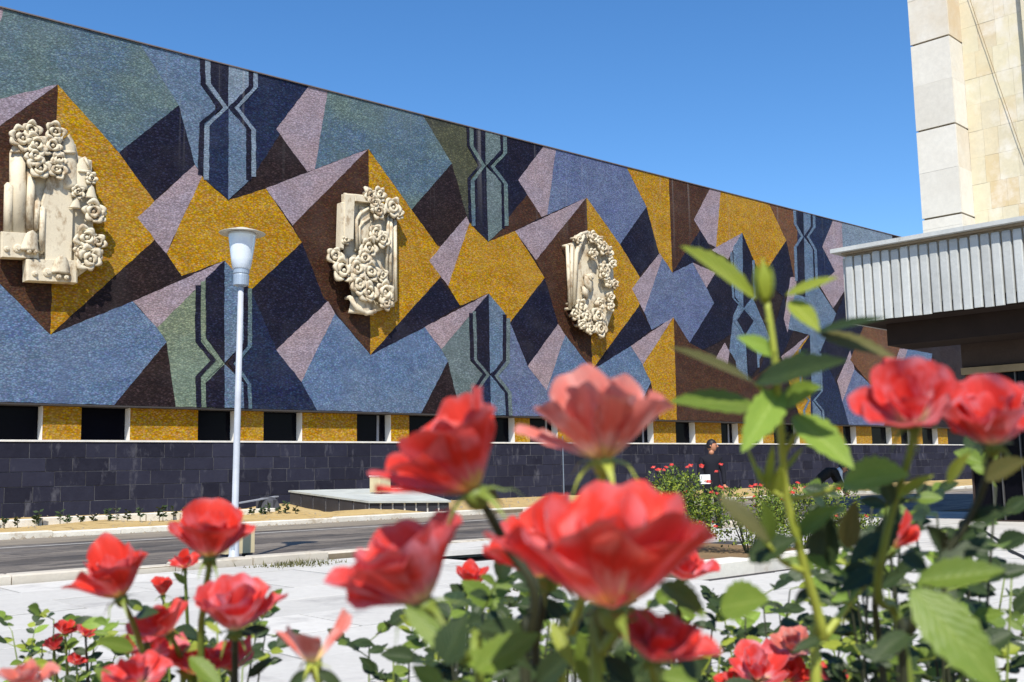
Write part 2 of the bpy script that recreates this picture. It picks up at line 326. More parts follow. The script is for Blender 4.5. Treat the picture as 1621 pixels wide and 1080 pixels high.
# kerbs: stones laid end to end
def kerb(name, s0, s1, d0, d1, h, mat, step, gap=.012, seed=1):
    r = random.Random(seed); root = None; s = s0; base = MB(); base.box(s0, s1, -d1 + .02, -d0 - .02, .0, h - .03); root = struct(name, base, M['joint'])
    while s < s1:
        w = step * r.uniform(.85, 1.15); e = min(s1, s + w); b = MB(); dz = r.uniform(-.022, .018); dy = r.uniform(-.025, .025)
        b.add([], []); x0, x1, y0, y1 = s + gap / 2, e - gap / 2, -d1 + dy, -d0 + dy; c = .02
        b.add([(x0, y0, 0), (x1, y0, 0), (x1, y1, 0), (x0, y1, 0), (x0, y0, h - c + dz), (x1, y0, h - c + dz), (x1, y1, h - c + dz), (x0, y1, h - c + dz), (x0 + c, y0 + c, h + dz), (x1 - c, y0 + c, h + dz), (x1 - c, y1 - c, h + dz), (x0 + c, y1 - c, h + dz)],
              [(0, 1, 5, 4), (1, 2, 6, 5), (2, 3, 7, 6), (3, 0, 4, 7), (4, 5, 9, 8), (5, 6, 10, 9), (6, 7, 11, 10), (7, 4, 8, 11), (8, 9, 10, 11)])
        b.build('kerb_stone', mat, root); s = e
    return root
kerb('far_kerb', -12, 60, 13.25, 13.52, .14, M['whitekerb'], 1.5, seed=2)
kerb('near_kerb', -14, 12, 24.02, 24.32, .15, M['kerb'], 1.1, seed=3)
kerb('low_white_edging', -10, 6.1, 7.0, 7.3, .22, M['whitekerb'], .9, .03, seed=5)
kerb('bed_kerb', -1.25, 2.9, 29.6, 29.95, .17, M['whitekerb'], 1.15, seed=6)
# paving: big pale slabs, joint bed below
pav = strip('pavement', -40, 40, 24.3, 36.2, .006, M['soffit'])
r = random.Random(8); s_row = 24.34; k = 0
while s_row < 36:
    wd = 1.0; s = -15.6 + (k % 2) * 1.1
    while s < 15:
        wl_ = 2.2; s1 = s + wl_
        if not (s1 > .2 and s < 2.8 and 25 < s_row < 29.5):
            b = MB(); z = .05 + r.uniform(-.004, .005); g = .016; x0, x1, y0, y1 = s + g, s1 - g, -(s_row + wd) + g, -s_row - g; c = .003
            tz = [r.uniform(-.004, .004) for _ in range(4)]
            b.add([(x0, y0, .008), (x1, y0, .008), (x1, y1, .008), (x0, y1, .008), (x0, y0, z - c), (x1, y0, z - c), (x1, y1, z - c), (x0, y1, z - c), (x0 + c, y0 + c, z + tz[0]), (x1 - c, y0 + c, z + tz[1]), (x1 - c, y1 - c, z + tz[2]), (x0 + c, y1 - c, z + tz[3])],
                  [(0, 1, 5, 4), (1, 2, 6, 5), (2, 3, 7, 6), (3, 0, 4, 7), (4, 5, 9, 8), (5, 6, 10, 9), (6, 7, 11, 10), (7, 4, 8, 11), (8, 9, 10, 11)])
            b.build('slab', M['paving'], pav)
        s = s1
    s_row += wd; k += 1
bedsoil = strip('planting_bed', .1, 2.85, 25.3, 29.58, .075, M['dirt'])
rosebed = MB(); rosebed.box(-16, 14, -46, -35.3, .0, .10); struct('rose_bed', rosebed, M['dirt'])

# ------------------------------------------------------------------ mosaic building (local frame: x along facade, y into it, z up)
bld = thing('mosaic_building', 'long dark-based building with a giant gold, blue and brown mosaic facade', 'building', WALL_O, WALL_A)
TOP, BOT, S0, S1 = 17.46, 3.84, -6.0, 75.0
b = MB(); b.box(S0, S1, .03, 14, BOT + .01, TOP - .05); b.build('upper_wall', M['plaster'], bld)
fac = MB(); fac.box(S0, S1, -.01, .028, BOT, TOP - .02); facade = fac.build('mosaic_facade', MOS['umber'], bld)
PANELS = [["teal",[[-2.43,17.44],
[-2.26,13.36],
[-0.54,14.21],
[1.35,15.12],
[3.57,13.09],
[5.81,15.38],
[4.25,17.44]]],
["lilac",[[-2.43,17.44],
[-2.33,15.04],
[-1.77,15.29],
[-0.71,16.58],
[-0.55,17.44]]],
["lilac",[[1.33,15.16],
[-0.54,14.21],
[-2.26,13.32],
[-2.18,11.53],
[-0.5,13.27]]],
["brown",[[1.33,15.16],
[-0.5,13.27],
[-2.18,11.53],
[-2.1,9.51],
[-0.3,7.81],
[1.39,6.21]]],
["gold",[[1.39,6.21],
[4.94,9.97],
[5.38,10.92],
[4.91,11.52],
[3.57,13.09],
[1.33,15.16]]],
["night",[[3.57,13.09],
[4.91,11.52],
[6.51,13.14],
[5.81,15.38]]],
["steel",[[4.24,17.44],
[5.81,15.38],
[6.51,13.14],
[7.33,12.33],
[7.25,17.44]]],
["navy",[[7.81,17.44],
[7.89,11.99],
[9.52,12.72],
[11.37,13.75],
[9.95,15.3],
[11.44,17.44]]],
["umber",[[10.13,15.12],
[8.83,12.96],
[7.89,11.99],
[9.52,12.72],
[11.37,13.75]]],
["lilac",[[11.44,17.44],
[9.95,15.28],
[11.4,13.75],
[11.76,13.93],
[12.39,17.44]]],
["gold",[[5.46,9.55],
[6.05,8.77],
[7.77,9.56],
[8.91,8.53],
[11.18,10.73],
[9.52,12.72],
[7.89,11.99],
[6.75,12.79]]],
["lilac",[[6.49,13.16],
[4.31,10.78],
[5.44,9.55],
[6.8,12.77]]],
["lilac",[[10.74,11.38],
[14.42,15.31],
[9.52,12.74]]],
["brown",[[14.42,15.31],
[10.74,11.38],
[11.18,10.7],
[12.17,8.51],
[12.41,8.37],
[14.5,6.27]]],
["gold",[[14.5,6.27],
[18.22,9.98],
[18.99,10.68],
[18.21,11.49],
[16.7,12.97],
[14.42,15.31]]],
["umber",[[1.39,6.21],
[4.22,7.64],
[6.05,8.8],
[4.94,9.97]]],
["blue",[[-1.87,3.85],
[3.65,3.85],
[5.54,6.25],
[5.14,6.74],
[4.22,7.64],
[1.39,6.21],
[-0.3,7.81],
[-2.1,9.51]]],
["umber",[[3.65,3.85],
[5.95,3.85],
[5.54,6.25]]],
["moss",[[5.51,6.25],
[5.92,3.85],
[7.86,3.85],
[7.77,9.56],
[5.14,6.74]]],
["lilac",[[7.77,9.56],
[4.22,7.64],
[5.14,6.74]]],
["night",[[9.03,5.51],
[10.04,6.22],
[12.41,8.37],
[12.2,8.51],
[11.18,10.73],
[8.91,8.53]]],
["navy",[[8.25,3.85],
[11.93,3.85],
[11.19,5.0],
[10.04,6.22],
[8.91,8.53],
[8.19,8.18]]],
["lilac",[[12.41,8.4],
[10.04,6.22],
[11.19,4.98],
[12.75,7.9]]],
["blue",[[11.19,5.0],
[11.91,3.85],
[17.15,3.85],
[18.67,6.23],
[18.29,6.75],
[17.38,7.69],
[14.5,6.27],
[12.75,7.9]]],
["umber",[[17.15,3.85],
[19.47,3.85],
[19.41,4.31],
[18.67,6.23]]],
["grey",[[18.67,6.23],
[19.35,3.85],
[21.01,3.85],
[21.12,9.56],
[18.29,6.75]]],
["night",[[14.5,6.27],
[17.38,7.69],
[19.41,8.84],
[18.22,9.98]]],
["lilac",[[21.12,9.56],
[17.38,7.69],
[18.29,6.75]]],
["teal",[[12.36,17.44],
[11.76,13.93],
[14.42,15.31],
[16.7,12.94],
[19.03,15.49],
[17.38,17.44]]],
["umber",[[16.7,12.94],
[18.17,11.46],
[19.85,13.06],
[19.03,15.49]]],
["olive",[[17.38,17.44],
[19.03,15.49],
[19.96,12.89],
[20.49,12.61],
[20.58,17.44]]],
["night",[[21.92,17.44],
[21.14,12.05],
[22.87,12.81],
[24.65,13.76],
[23.14,15.41],
[24.9,17.44]]],
["brown",[[23.71,14.77],
[22.27,13.23],
[21.14,12.05],
[22.87,12.81],
[24.65,13.76]]],
["lilac",[[24.9,17.44],
[23.14,15.41],
[24.65,13.76],
[25.04,13.95],
[25.8,17.44]]],
["gold",[[18.72,9.68],
[19.41,8.84],
[21.12,9.56],
[22.43,8.28],
[24.77,10.71],
[22.87,12.81],
[21.14,12.05],
[20.0,12.84]]],
["lilac",[[19.85,13.09],
[17.66,10.73],
[18.72,9.68],
[20.04,12.81]]],
["indigo",[[25.75,17.44],
[25.04,13.95],
[27.87,15.27],
[30.3,13.11],
[32.53,15.48],
[31.03,17.44]]],
["lilac",[[24.2,11.53],
[27.87,15.27],
[22.87,12.81]]],
["brown",[[27.87,15.27],
[24.2,11.53],
[24.77,10.68],
[25.6,8.47],
[26.07,7.96],
[27.93,6.28]]],
["gold",[[27.93,6.28],
[31.59,9.86],
[32.24,10.89],
[31.72,11.56],
[30.3,13.11],
[27.87,15.27]]],
["night",[[30.3,13.11],
[31.72,11.56],
[33.44,12.98],
[32.53,15.48]]],
["night",[[23.51,6.25],
[25.6,8.47],
[24.77,10.71],
[22.43,8.28]]],
["indigo",[[21.17,3.85],
[25.52,3.85],
[24.73,5.13],
[23.51,6.25],
[22.43,8.28],
[21.39,9.14]]],
["lilac",[[25.6,8.47],
[23.51,6.25],
[24.73,5.13],
[26.07,7.96]]],
["blue",[[24.73,5.13],
[25.52,3.85],
[30.83,3.85],
[32.39,5.82],
[31.78,6.74],
[30.89,7.7],
[27.93,6.28],
[26.07,7.96]]],
["night",[[27.93,6.28],
[30.89,7.7],
[32.59,8.7],
[31.59,9.86]]],
["gold",[[31.03,17.44],
[32.53,15.48],
[33.44,12.98],
[34.51,12.04],
[34.49,17.44]]],
["brown",[[34.49,17.44],
[34.51,12.04],
[36.42,12.84],
[37.98,13.91],
[36.58,15.36],
[38.16,17.44]]],
["night",[[37.12,14.84],
[35.55,13.17],
[34.51,12.04],
[36.42,12.84],
[37.98,13.91]]],
["lilac",[[38.16,17.44],
[36.58,15.36],
[37.82,14.12],
[38.51,13.98],
[39.17,17.44]]],
["gold",[[39.17,17.44],
[38.51,13.98],
[41.08,15.2],
[42.84,12.65],
[45.65,15.33],
[43.99,17.44]]],
["lilac",[[41.08,15.2],
[38.09,13.78],
[39.6,13.4]]],
["walnut",[[43.99,17.44],
[45.65,15.33],
[46.26,12.93],
[46.68,13.06],
[47.04,17.0],
[46.81,17.44]]],
["night",[[42.84,12.65],
[45.06,11.69],
[46.33,12.94],
[45.65,15.33]]],
["lilac",[[33.5,13.03],
[31.13,10.81],
[32.03,9.62],
[33.7,12.8]]],
["indigo",[[32.03,9.62],
[32.59,8.7],
[34.47,9.51],
[35.75,8.19],
[38.11,10.66],
[37.47,11.48],
[36.31,12.82],
[34.51,12.04],
[33.7,12.8]]],
["night",[[38.11,10.66],
[35.75,8.19],
[36.21,7.61],
[38.55,8.48],
[40.4,9.36],
[40.37,13.15],
[39.48,13.42],
[37.47,11.48]]],
["lilac",[[37.47,11.48],
[38.35,12.46],
[36.31,12.82]]],
["lilac",[[34.47,9.55],
[30.89,7.7],
[31.78,6.74]]],
["gold",[[34.47,9.51],
[31.78,6.74],
[32.39,5.82],
[32.96,3.85],
[34.41,3.85]]],
["brown",[[34.41,3.85],
[38.86,3.85],
[38.19,7.51],
[35.75,8.19],
[34.47,9.51]]],
["brown",[[38.86,3.85],
[43.22,3.85],
[44.62,6.55],
[44.46,7.78],
[41.02,6.24],
[39.16,7.19],
[38.19,7.51]]],
["lilac",[[38.95,8.4],
[38.01,7.42],
[39.1,7.12],
[39.34,7.94]]],
["steel",[[39.85,10.07],
[39.34,7.94],
[41.03,6.32],
[43.45,8.93],
[41.34,12.1]]],
["night",[[42.13,6.82],
[44.47,7.86],
[46.05,9.78],
[45.06,11.69],
[43.45,8.93]]],
["navy",[[47.04,17.44],
[46.68,13.06],
[47.14,11.89],
[49.15,12.83],
[51.04,13.95],
[49.7,15.44],
[51.18,17.44]]],
["lilac",[[51.18,17.44],
[49.7,15.44],
[51.04,13.95],
[49.15,12.83],
[50.57,11.46],
[52.14,12.79],
[52.25,17.44]]],
["pale",[[52.24,17.44],
[52.1,12.36],
[58.21,12.49],
[58.78,17.44]]],
["steel",[[45.16,9.71],
[47.62,9.49],
[48.8,8.47],
[50.91,11.11],
[48.93,12.76],
[45.85,12.97]]],
["night",[[48.8,8.47],
[50.24,6.79],
[52.27,8.14],
[54.08,10.38],
[52.12,12.57],
[50.91,11.11]]],
["lilac",[[45.92,13.02],
[44.94,10.29],
[45.27,9.45],
[46.68,13.06]]],
["lilac",[[47.62,9.49],
[44.47,7.9],
[44.82,7.34]]],
["gold",[[47.61,9.41],
[44.82,7.34],
[45.69,5.03],
[46.46,3.85],
[47.49,3.85]]],
["navy",[[47.31,3.85],
[51.69,3.85],
[50.64,6.31],
[48.8,8.47],
[47.61,9.45]]],
["lilac",[[52.34,8.77],
[50.6,6.64],
[51.06,5.34],
[52.75,7.53]]],
["indigo",[[51.06,5.34],
[51.68,3.85],
[56.06,3.85],
[57.6,5.35],
[56.55,7.06],
[54.69,6.55],
[52.75,7.53]]],
["walnut",[[52.27,8.14],
[54.69,6.55],
[56.55,7.06],
[60.47,10.86],
[58.44,14.32],
[54.08,10.38]]],
["lilac",[[57.63,7.64],
[58.74,7.6],
[59.91,9.32],
[58.86,9.3]]],
["blue",[[58.74,7.6],
[58.68,7.15],
[62.67,6.86],
[63.46,9.22],
[59.91,9.32]]],
["night",[[7.01,17.44],
[7.03,16.42],
[7.83,15.75],
[7.82,17.44]]],
["pale",[[7.82,17.44],
[7.83,15.75],
[8.72,16.73],
[8.72,17.44]]],
["navy",[[6.92,14.71],
[6.96,12.62],
[7.89,11.99],
[7.84,15.7]]],
["steel",[[7.89,11.99],
[8.72,12.89],
[8.69,14.99],
[7.84,15.7]]],
["night",[[6.62,17.44],
[6.66,16.41],
[7.36,15.62],
[6.64,14.85],
[6.62,12.79],
[6.83,12.82],
[6.84,14.9],
[7.57,15.66],
[6.87,16.46],
[6.83,17.44]]],
["pale",[[6.83,17.44],
[6.87,16.48],
[7.62,15.68],
[6.85,14.77],
[6.86,12.63],
[7.07,12.66],
[7.05,14.81],
[7.84,15.72],
[7.08,16.53],
[7.04,17.44]]],
["night",[[8.67,17.44],
[8.69,16.81],
[7.86,15.73],
[8.61,15.03],
[8.63,12.91],
[8.85,12.94],
[8.83,15.07],
[8.08,15.78],
[8.92,16.86],
[8.89,17.44]]],
["pale",[[8.9,17.44],
[8.9,16.8],
[8.09,15.78],
[8.84,15.02],
[8.87,13.1],
[9.06,13.13],
[9.04,15.06],
[8.28,15.82],
[9.1,16.85],
[9.09,17.44]]],
["night",[[7.0,8.78],
[7.07,6.47],
[7.83,5.57],
[7.77,9.56]]],
["steel",[[7.83,5.57],
[8.67,6.46],
[8.64,8.8],
[7.77,9.56]]],
["night",[[7.05,4.76],
[7.06,3.85],
[7.86,3.85],
[7.83,5.52]]],
["steel",[[7.86,3.85],
[8.71,3.85],
[8.66,4.82],
[7.83,5.52]]],
["night",[[6.6,8.47],
[6.64,6.32],
[7.26,5.64],
[6.67,5.01],
[6.73,3.85],
[6.93,3.85],
[6.87,5.01],
[7.47,5.65],
[6.85,6.33],
[6.81,8.49]]],
["moss",[[6.82,8.64],
[6.86,6.46],
[7.59,5.56],
[6.89,4.85],
[6.94,3.85],
[7.12,3.85],
[7.06,4.86],
[7.77,5.57],
[7.03,6.47],
[6.99,8.66]]],
["night",[[8.57,8.75],
[8.6,6.4],
[7.98,5.58],
[8.62,4.87],
[8.67,3.85],
[8.86,3.85],
[8.81,4.88],
[8.16,5.59],
[8.79,6.41],
[8.76,8.77]]],
["teal",[[8.77,8.57],
[8.8,6.27],
[8.2,5.56],
[8.8,4.78],
[8.85,3.85],
[9.01,3.85],
[8.96,4.79],
[8.36,5.57],
[8.97,6.28],
[8.94,8.58]]],
["night",[[20.28,17.44],
[20.33,16.37],
[21.06,15.73],
[21.08,17.44]]],
["grey",[[21.08,17.44],
[21.06,15.73],
[22.07,16.71],
[22.08,17.44]]],
["night",[[20.22,14.85],
[20.22,12.69],
[21.14,12.05],
[21.09,15.71]]],
["grey",[[21.14,12.05],
[22.06,12.82],
[22.11,15.05],
[21.09,15.71]]],
["night",[[19.91,17.44],
[19.93,16.51],
[20.61,15.65],
[19.94,14.95],
[19.98,12.84],
[20.17,12.86],
[20.13,14.99],
[20.8,15.69],
[20.12,16.55],
[20.1,17.44]]],
["teal",[[20.08,17.44],
[20.1,16.52],
[20.82,15.69],
[20.11,14.83],
[20.15,12.68],
[20.38,12.71],
[20.34,14.87],
[21.06,15.73],
[20.33,16.56],
[20.32,17.44]]],
["night",[[21.99,17.44],
[22.01,16.69],
[21.15,15.75],
[22.01,15.06],
[22.0,12.82],
[22.2,12.84],
[22.21,15.09],
[21.35,15.79],
[22.21,16.73],
[22.2,17.44]]],
["teal",[[22.17,17.44],
[22.19,16.57],
[21.37,15.76],
[22.19,15.03],
[22.18,12.97],
[22.43,13.0],
[22.44,15.07],
[21.61,15.8],
[22.43,16.62],
[22.42,17.44]]],
["night",[[20.23,8.67],
[20.26,6.35],
[21.12,5.77],
[21.12,9.56]]],
["steel",[[21.12,5.77],
[22.03,6.44],
[22.12,8.69],
[21.12,9.56]]],
["navy",[[20.35,5.03],
[20.39,3.85],
[21.15,3.85],
[21.12,5.71]]],
["steel",[[21.15,3.85],
[22.12,3.85],
[22.08,4.95],
[21.12,5.71]]],
["night",[[19.92,8.53],
[19.96,6.33],
[20.7,5.75],
[20.05,4.99],
[20.09,3.85],
[20.31,3.85],
[20.27,5.0],
[20.93,5.76],
[20.18,6.34],
[20.15,8.55]]],
["grey",[[20.13,8.64],
[20.17,6.37],
[20.91,5.7],
[20.25,4.97],
[20.29,3.85],
[20.48,3.85],
[20.44,4.98],
[21.1,5.71],
[20.35,6.38],
[20.32,8.65]]],
["night",[[21.96,8.64],
[21.91,6.47],
[21.16,5.71],
[22.0,4.91],
[22.04,3.85],
[22.27,3.85],
[22.23,4.92],
[21.39,5.72],
[22.15,6.48],
[22.2,8.66]]],
["grey",[[22.2,8.48],
[22.11,6.36],
[21.39,5.69],
[22.19,4.92],
[22.23,3.85],
[22.47,3.85],
[22.43,4.93],
[21.62,5.7],
[22.35,6.37],
[22.44,8.5]]],
["night",[[46.86,17.44],
[46.86,16.6],
[47.64,15.88],
[47.7,17.44]]],
["steel",[[47.7,17.44],
[47.64,15.88],
[48.58,16.72],
[48.62,17.44]]],
["night",[[46.71,14.94],
[46.45,11.98],
[47.42,11.91],
[47.63,15.8]]],
["steel",[[47.42,11.91],
[48.54,12.43],
[48.65,15.14],
[47.63,15.8]]],
["steel",[[46.58,17.44],
[46.58,16.52],
[47.28,15.79],
[46.44,14.99],
[46.39,12.83],
[46.67,12.85],
[46.72,15.02],
[47.57,15.83],
[46.86,16.56],
[46.87,17.44]]],
["night",[[48.51,17.44],
[48.47,16.66],
[47.75,15.86],
[48.54,15.13],
[48.45,12.63],
[48.66,12.65],
[48.76,15.15],
[47.96,15.88],
[48.69,16.69],
[48.73,17.44]]],
["steel",[[48.77,17.44],
[48.71,16.61],
[47.93,15.88],
[48.72,15.11],
[48.65,12.86],
[48.94,12.89],
[49.01,15.14],
[48.22,15.92],
[49.01,16.65],
[49.06,17.44]]],
["steel",[[40.14,14.19],
[40.11,11.22],
[40.86,10.61],
[41.08,15.2]]],
["night",[[40.86,10.61],
[41.79,11.38],
[41.87,14.02],
[41.08,15.2]]],
["night",[[40.19,9.83],
[40.93,9.02],
[40.92,10.53]]],
["night",[[40.93,9.02],
[41.8,9.92],
[40.92,10.53]]],
["steel",[[40.07,8.14],
[40.09,6.83],
[40.97,6.31],
[40.92,8.94]]],
["night",[[40.97,6.31],
[41.96,7.04],
[41.97,8.06],
[40.92,8.94]]],
["steel",[[39.84,13.85],
[39.83,11.12],
[40.64,10.59],
[39.85,9.77],
[40.71,8.97],
[39.86,8.12],
[39.95,6.9],
[40.13,6.91],
[40.04,8.13],
[40.89,8.98],
[40.04,9.78],
[40.83,10.6],
[40.01,11.13],
[40.03,13.87]]],
["steel",[[41.99,13.64],
[41.95,11.39],
[41.01,10.58],
[42.02,9.9],
[41.02,8.99],
[42.01,8.1],
[41.99,7.11],
[42.18,7.12],
[42.2,8.12],
[41.2,9.0],
[42.21,9.92],
[41.2,10.6],
[42.14,11.41],
[42.19,13.67]]],
["night",[[46.62,8.54],
[46.59,5.92],
[47.56,5.87],
[47.69,9.46]]],
["steel",[[47.56,5.87],
[48.56,5.99],
[48.66,8.51],
[47.69,9.46]]],
["steel",[[46.38,8.49],
[46.28,5.83],
[47.12,5.3],
[46.51,4.65],
[46.54,3.85],
[46.75,3.85],
[46.72,4.66],
[47.33,5.31],
[46.48,5.84],
[46.59,8.5]]],
["steel",[[48.68,8.35],
[48.59,5.91],
[47.69,5.32],
[48.62,4.7],
[48.65,3.85],
[48.87,3.85],
[48.83,4.71],
[47.9,5.33],
[48.81,5.92],
[48.9,8.36]]],
["steel",[[47.56,3.85],
[48.49,3.85],
[48.5,4.62],
[47.58,5.28]]]]
def ragged(pts, seed):   # tesserae make the border of each field step a little in and out
    q_ = random.Random(seed); out = []
    for i_ in range(len(pts)):
        a_, b_ = pts[i_], pts[(i_ + 1) % len(pts)]; L_ = math.dist(a_, b_); n_ = max(1, int(L_ / .22)); nx_, nz_ = ((b_[1] - a_[1]) / L_, -(b_[0] - a_[0]) / L_) if L_ > 0 else (0, 0)
        if L_ < .6: out.append(tuple(a_)); continue
        for k_ in range(n_):
            t_ = k_ / n_; j_ = q_.uniform(-.018, .018) if k_ else 0; out.append((a_[0] + (b_[0] - a_[0]) * t_ + nx_ * j_, min(17.44, max(3.845, a_[1] + (b_[1] - a_[1]) * t_ + nz_ * j_))))
    return out
for i, (c, pts) in enumerate(PANELS):
    pts = ragged(pts, i)
    d = -.012 - i * .0003
    b = MB(); b.prism(pts, -.009, d, lambda p, y: (p[0], y, p[1])); o = b.build('mosaic_panel', MOS[c], facade)
b = MB(); s = S0
cop = None
b.box(S0, S1, -.07, .5, TOP - .015, TOP + .03); b.build('coping', M['coping'], bld)
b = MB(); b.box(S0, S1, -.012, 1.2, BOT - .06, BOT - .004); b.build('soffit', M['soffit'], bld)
# ribbon of windows between gold piers
PIER = [[-1.23,-0.19],[1.33,2.66],[4.37,6.99],[8.52,9.73],[11.44,14.08],[15.8,16.79],[18.69,20.25],[22.94,23.94],[25.77,27.65],[28.81,30.45],[32.91,34.77],[36.43,38.79],[40.36,41.68],[42.78,43.91],[46.61,48.32],[50.01,51.62],[53.19,55.14],[57.74,58.99],[60.69,62.01],[64.28,65.78]]
b = MB(); b.box(S0, S1, 1.0, 1.1, 2.5, BOT - .06); b.build('window_backing', M['soffit'], bld)
prev = S0
for i, (a, c) in enumerate(PIER):
    b = MB(); b.box(a, c, .41, .99, 2.56, BOT - .065); pr = b.build('pier', M['plaster'], bld)
    b = MB(); b.box(a + .03, c - .004, .385, .409, 2.56, BOT - .066); b.build('gold_panel', MOS['gold'], pr)
    b = MB(); b.box(prev + .02, a - .02, .80, .83, 2.56, BOT - .07); pn = b.build('window_pane', M['glass'], bld)
    if i in (5, 8, 10, 12): b = MB(); b.tube([(a - .42, .78, 2.56), (a - .40, .78, 3.75)], .06, 6); b.build('curtain', M['curtain'], pn)
    prev = c
b = MB(); b.box(S0, S1, -.07, 1.2, 2.535, 2.60); b.build('sill', M['sill'], bld)
b = MB(); b.box(S0, S1, -.020, 1.3, -.3, 2.535); plinth = b.build('plinth', M['mortar'], bld)
r = random.Random(21); courses = [0, .50, 1.02, 1.52, 1.98, 2.53]; n_blk = 0; rest = MB(); blocks = []
for ci in range(5):
    s = S0 + r.uniform(0, .5)
    while s < S1 - 1:
        w = r.choice((.72, .9, 1.05, 1.15, 1.25)); g = .012; dy = r.uniform(-.010, .008)
        blocks.append((s + g, s + w - g, -.032 + dy, courses[ci] + .010, courses[ci + 1] - .009)); s += w
blocks.sort(key=lambda q: q[0])
for q in blocks:
    if q[1] < -2.5: continue
    if n_blk < 298:
        b = MB(); b.cbox(q[0], q[1], q[2], -.0195, q[3], q[4], .006); b.build('block', M['block'], plinth); n_blk += 1
    else: rest.cbox(q[0], q[1], q[2], -.0195, q[3], q[4], .006)
o = rest.build('far_blocks', M['block'], plinth, kind='stuff')

# ------------------------------------------------------------------ carved reliefs hung on the facade
def rosette(parent, name, c, r_, y, seed):
    """stone rose: bowed petal rims around a domed heart; c=(s,z), proud towards -y"""
    q = random.Random(seed); b = MB()
    n = q.choice((5, 6)); ph = q.uniform(0, 6.28)
    def dome(cx, cz, rx, rz, y0, h, rot):
        nu, nv = 9, 4; base = len(b.v)
        for j in range(nv + 1):
            a = j / nv * math.pi / 2
            for i in range(nu):
                t = 2 * math.pi * i / nu; x = rx * math.cos(a) * math.cos(t); z = rz * math.cos(a) * math.sin(t)
                b.v.append((cx + x * math.cos(rot) - z * math.sin(rot), y0 - h * math.sin(a), cz + x * math.sin(rot) + z * math.cos(rot)))
        for j in range(nv):
            for i in range(nu): b.f.append((base + j * nu + i, base + j * nu + (i + 1) % nu, base + (j + 1) * nu + (i + 1) % nu, base + (j + 1) * nu + i))
    y0 = -y + .16
    r_ *= 1.22; y0 = -y + .05
    b.tube([(c[0], 0.0, c[1]), (c[0], y0 + .05, c[1])], [r_ * .30, r_ * .22], 6)
    for ring, (rr0, cnt, wdt, lift) in enumerate(((1.0, n, .40, .0), (.56, 3, .30, .06))):
        for k in range(cnt):   # each petal: a thin bowed scroll leaning out over the hollow behind it
            t = ph + ring * .7 + 2 * math.pi * k / cnt + q.uniform(-.2, .2); span = 2 * math.pi / cnt * q.uniform(.95, 1.35); ro0 = r_ * rr0 * q.uniform(.82, 1.12); N_ = 9; n0 = len(b.v); sk_ = q.uniform(-.35, .35)
            for j in range(N_ + 1):
                w_ = j / N_ - .5; a2 = t + w_ * span; env = max(.04, math.cos(w_ * math.pi)); ro = ro0 * (1 - .35 * abs(w_) * 2 + sk_ * w_ * .5); th = r_ * wdt * env
                for (dr, dy_) in ((0, .10), (.02, -.02 - .05 * env), (-th * .35, -.07 * env - lift - .03), (-th, -.02 - lift), (-th * .8, .03), (-th * .2, .05)):
                    b.v.append((c[0] + (ro + dr) * math.cos(a2), y0 + dy_, c[1] + (ro + dr) * math.sin(a2)))
            for j in range(N_):
                for i in range(6): b.f.append((n0 + j * 6 + i, n0 + j * 6 + (i + 1) % 6, n0 + j * 6 + 6 + (i + 1) % 6, n0 + j * 6 + 6 + i))
            tm = t; b.tube([(c[0] + ro0 * .78 * math.cos(tm), y0 + .02, c[1] + ro0 * .78 * math.sin(tm)), (c[0] + ro0 * .2 * math.cos(tm), y0 + .16, c[1] + ro0 * .2 * math.sin(tm))], [r_ * .10, r_ * .12], 5)
    dome(c[0], c[1], r_ * .17, r_ * .17, y0, .10, 0)
    return b.build(name, M['relief'], parent, True)
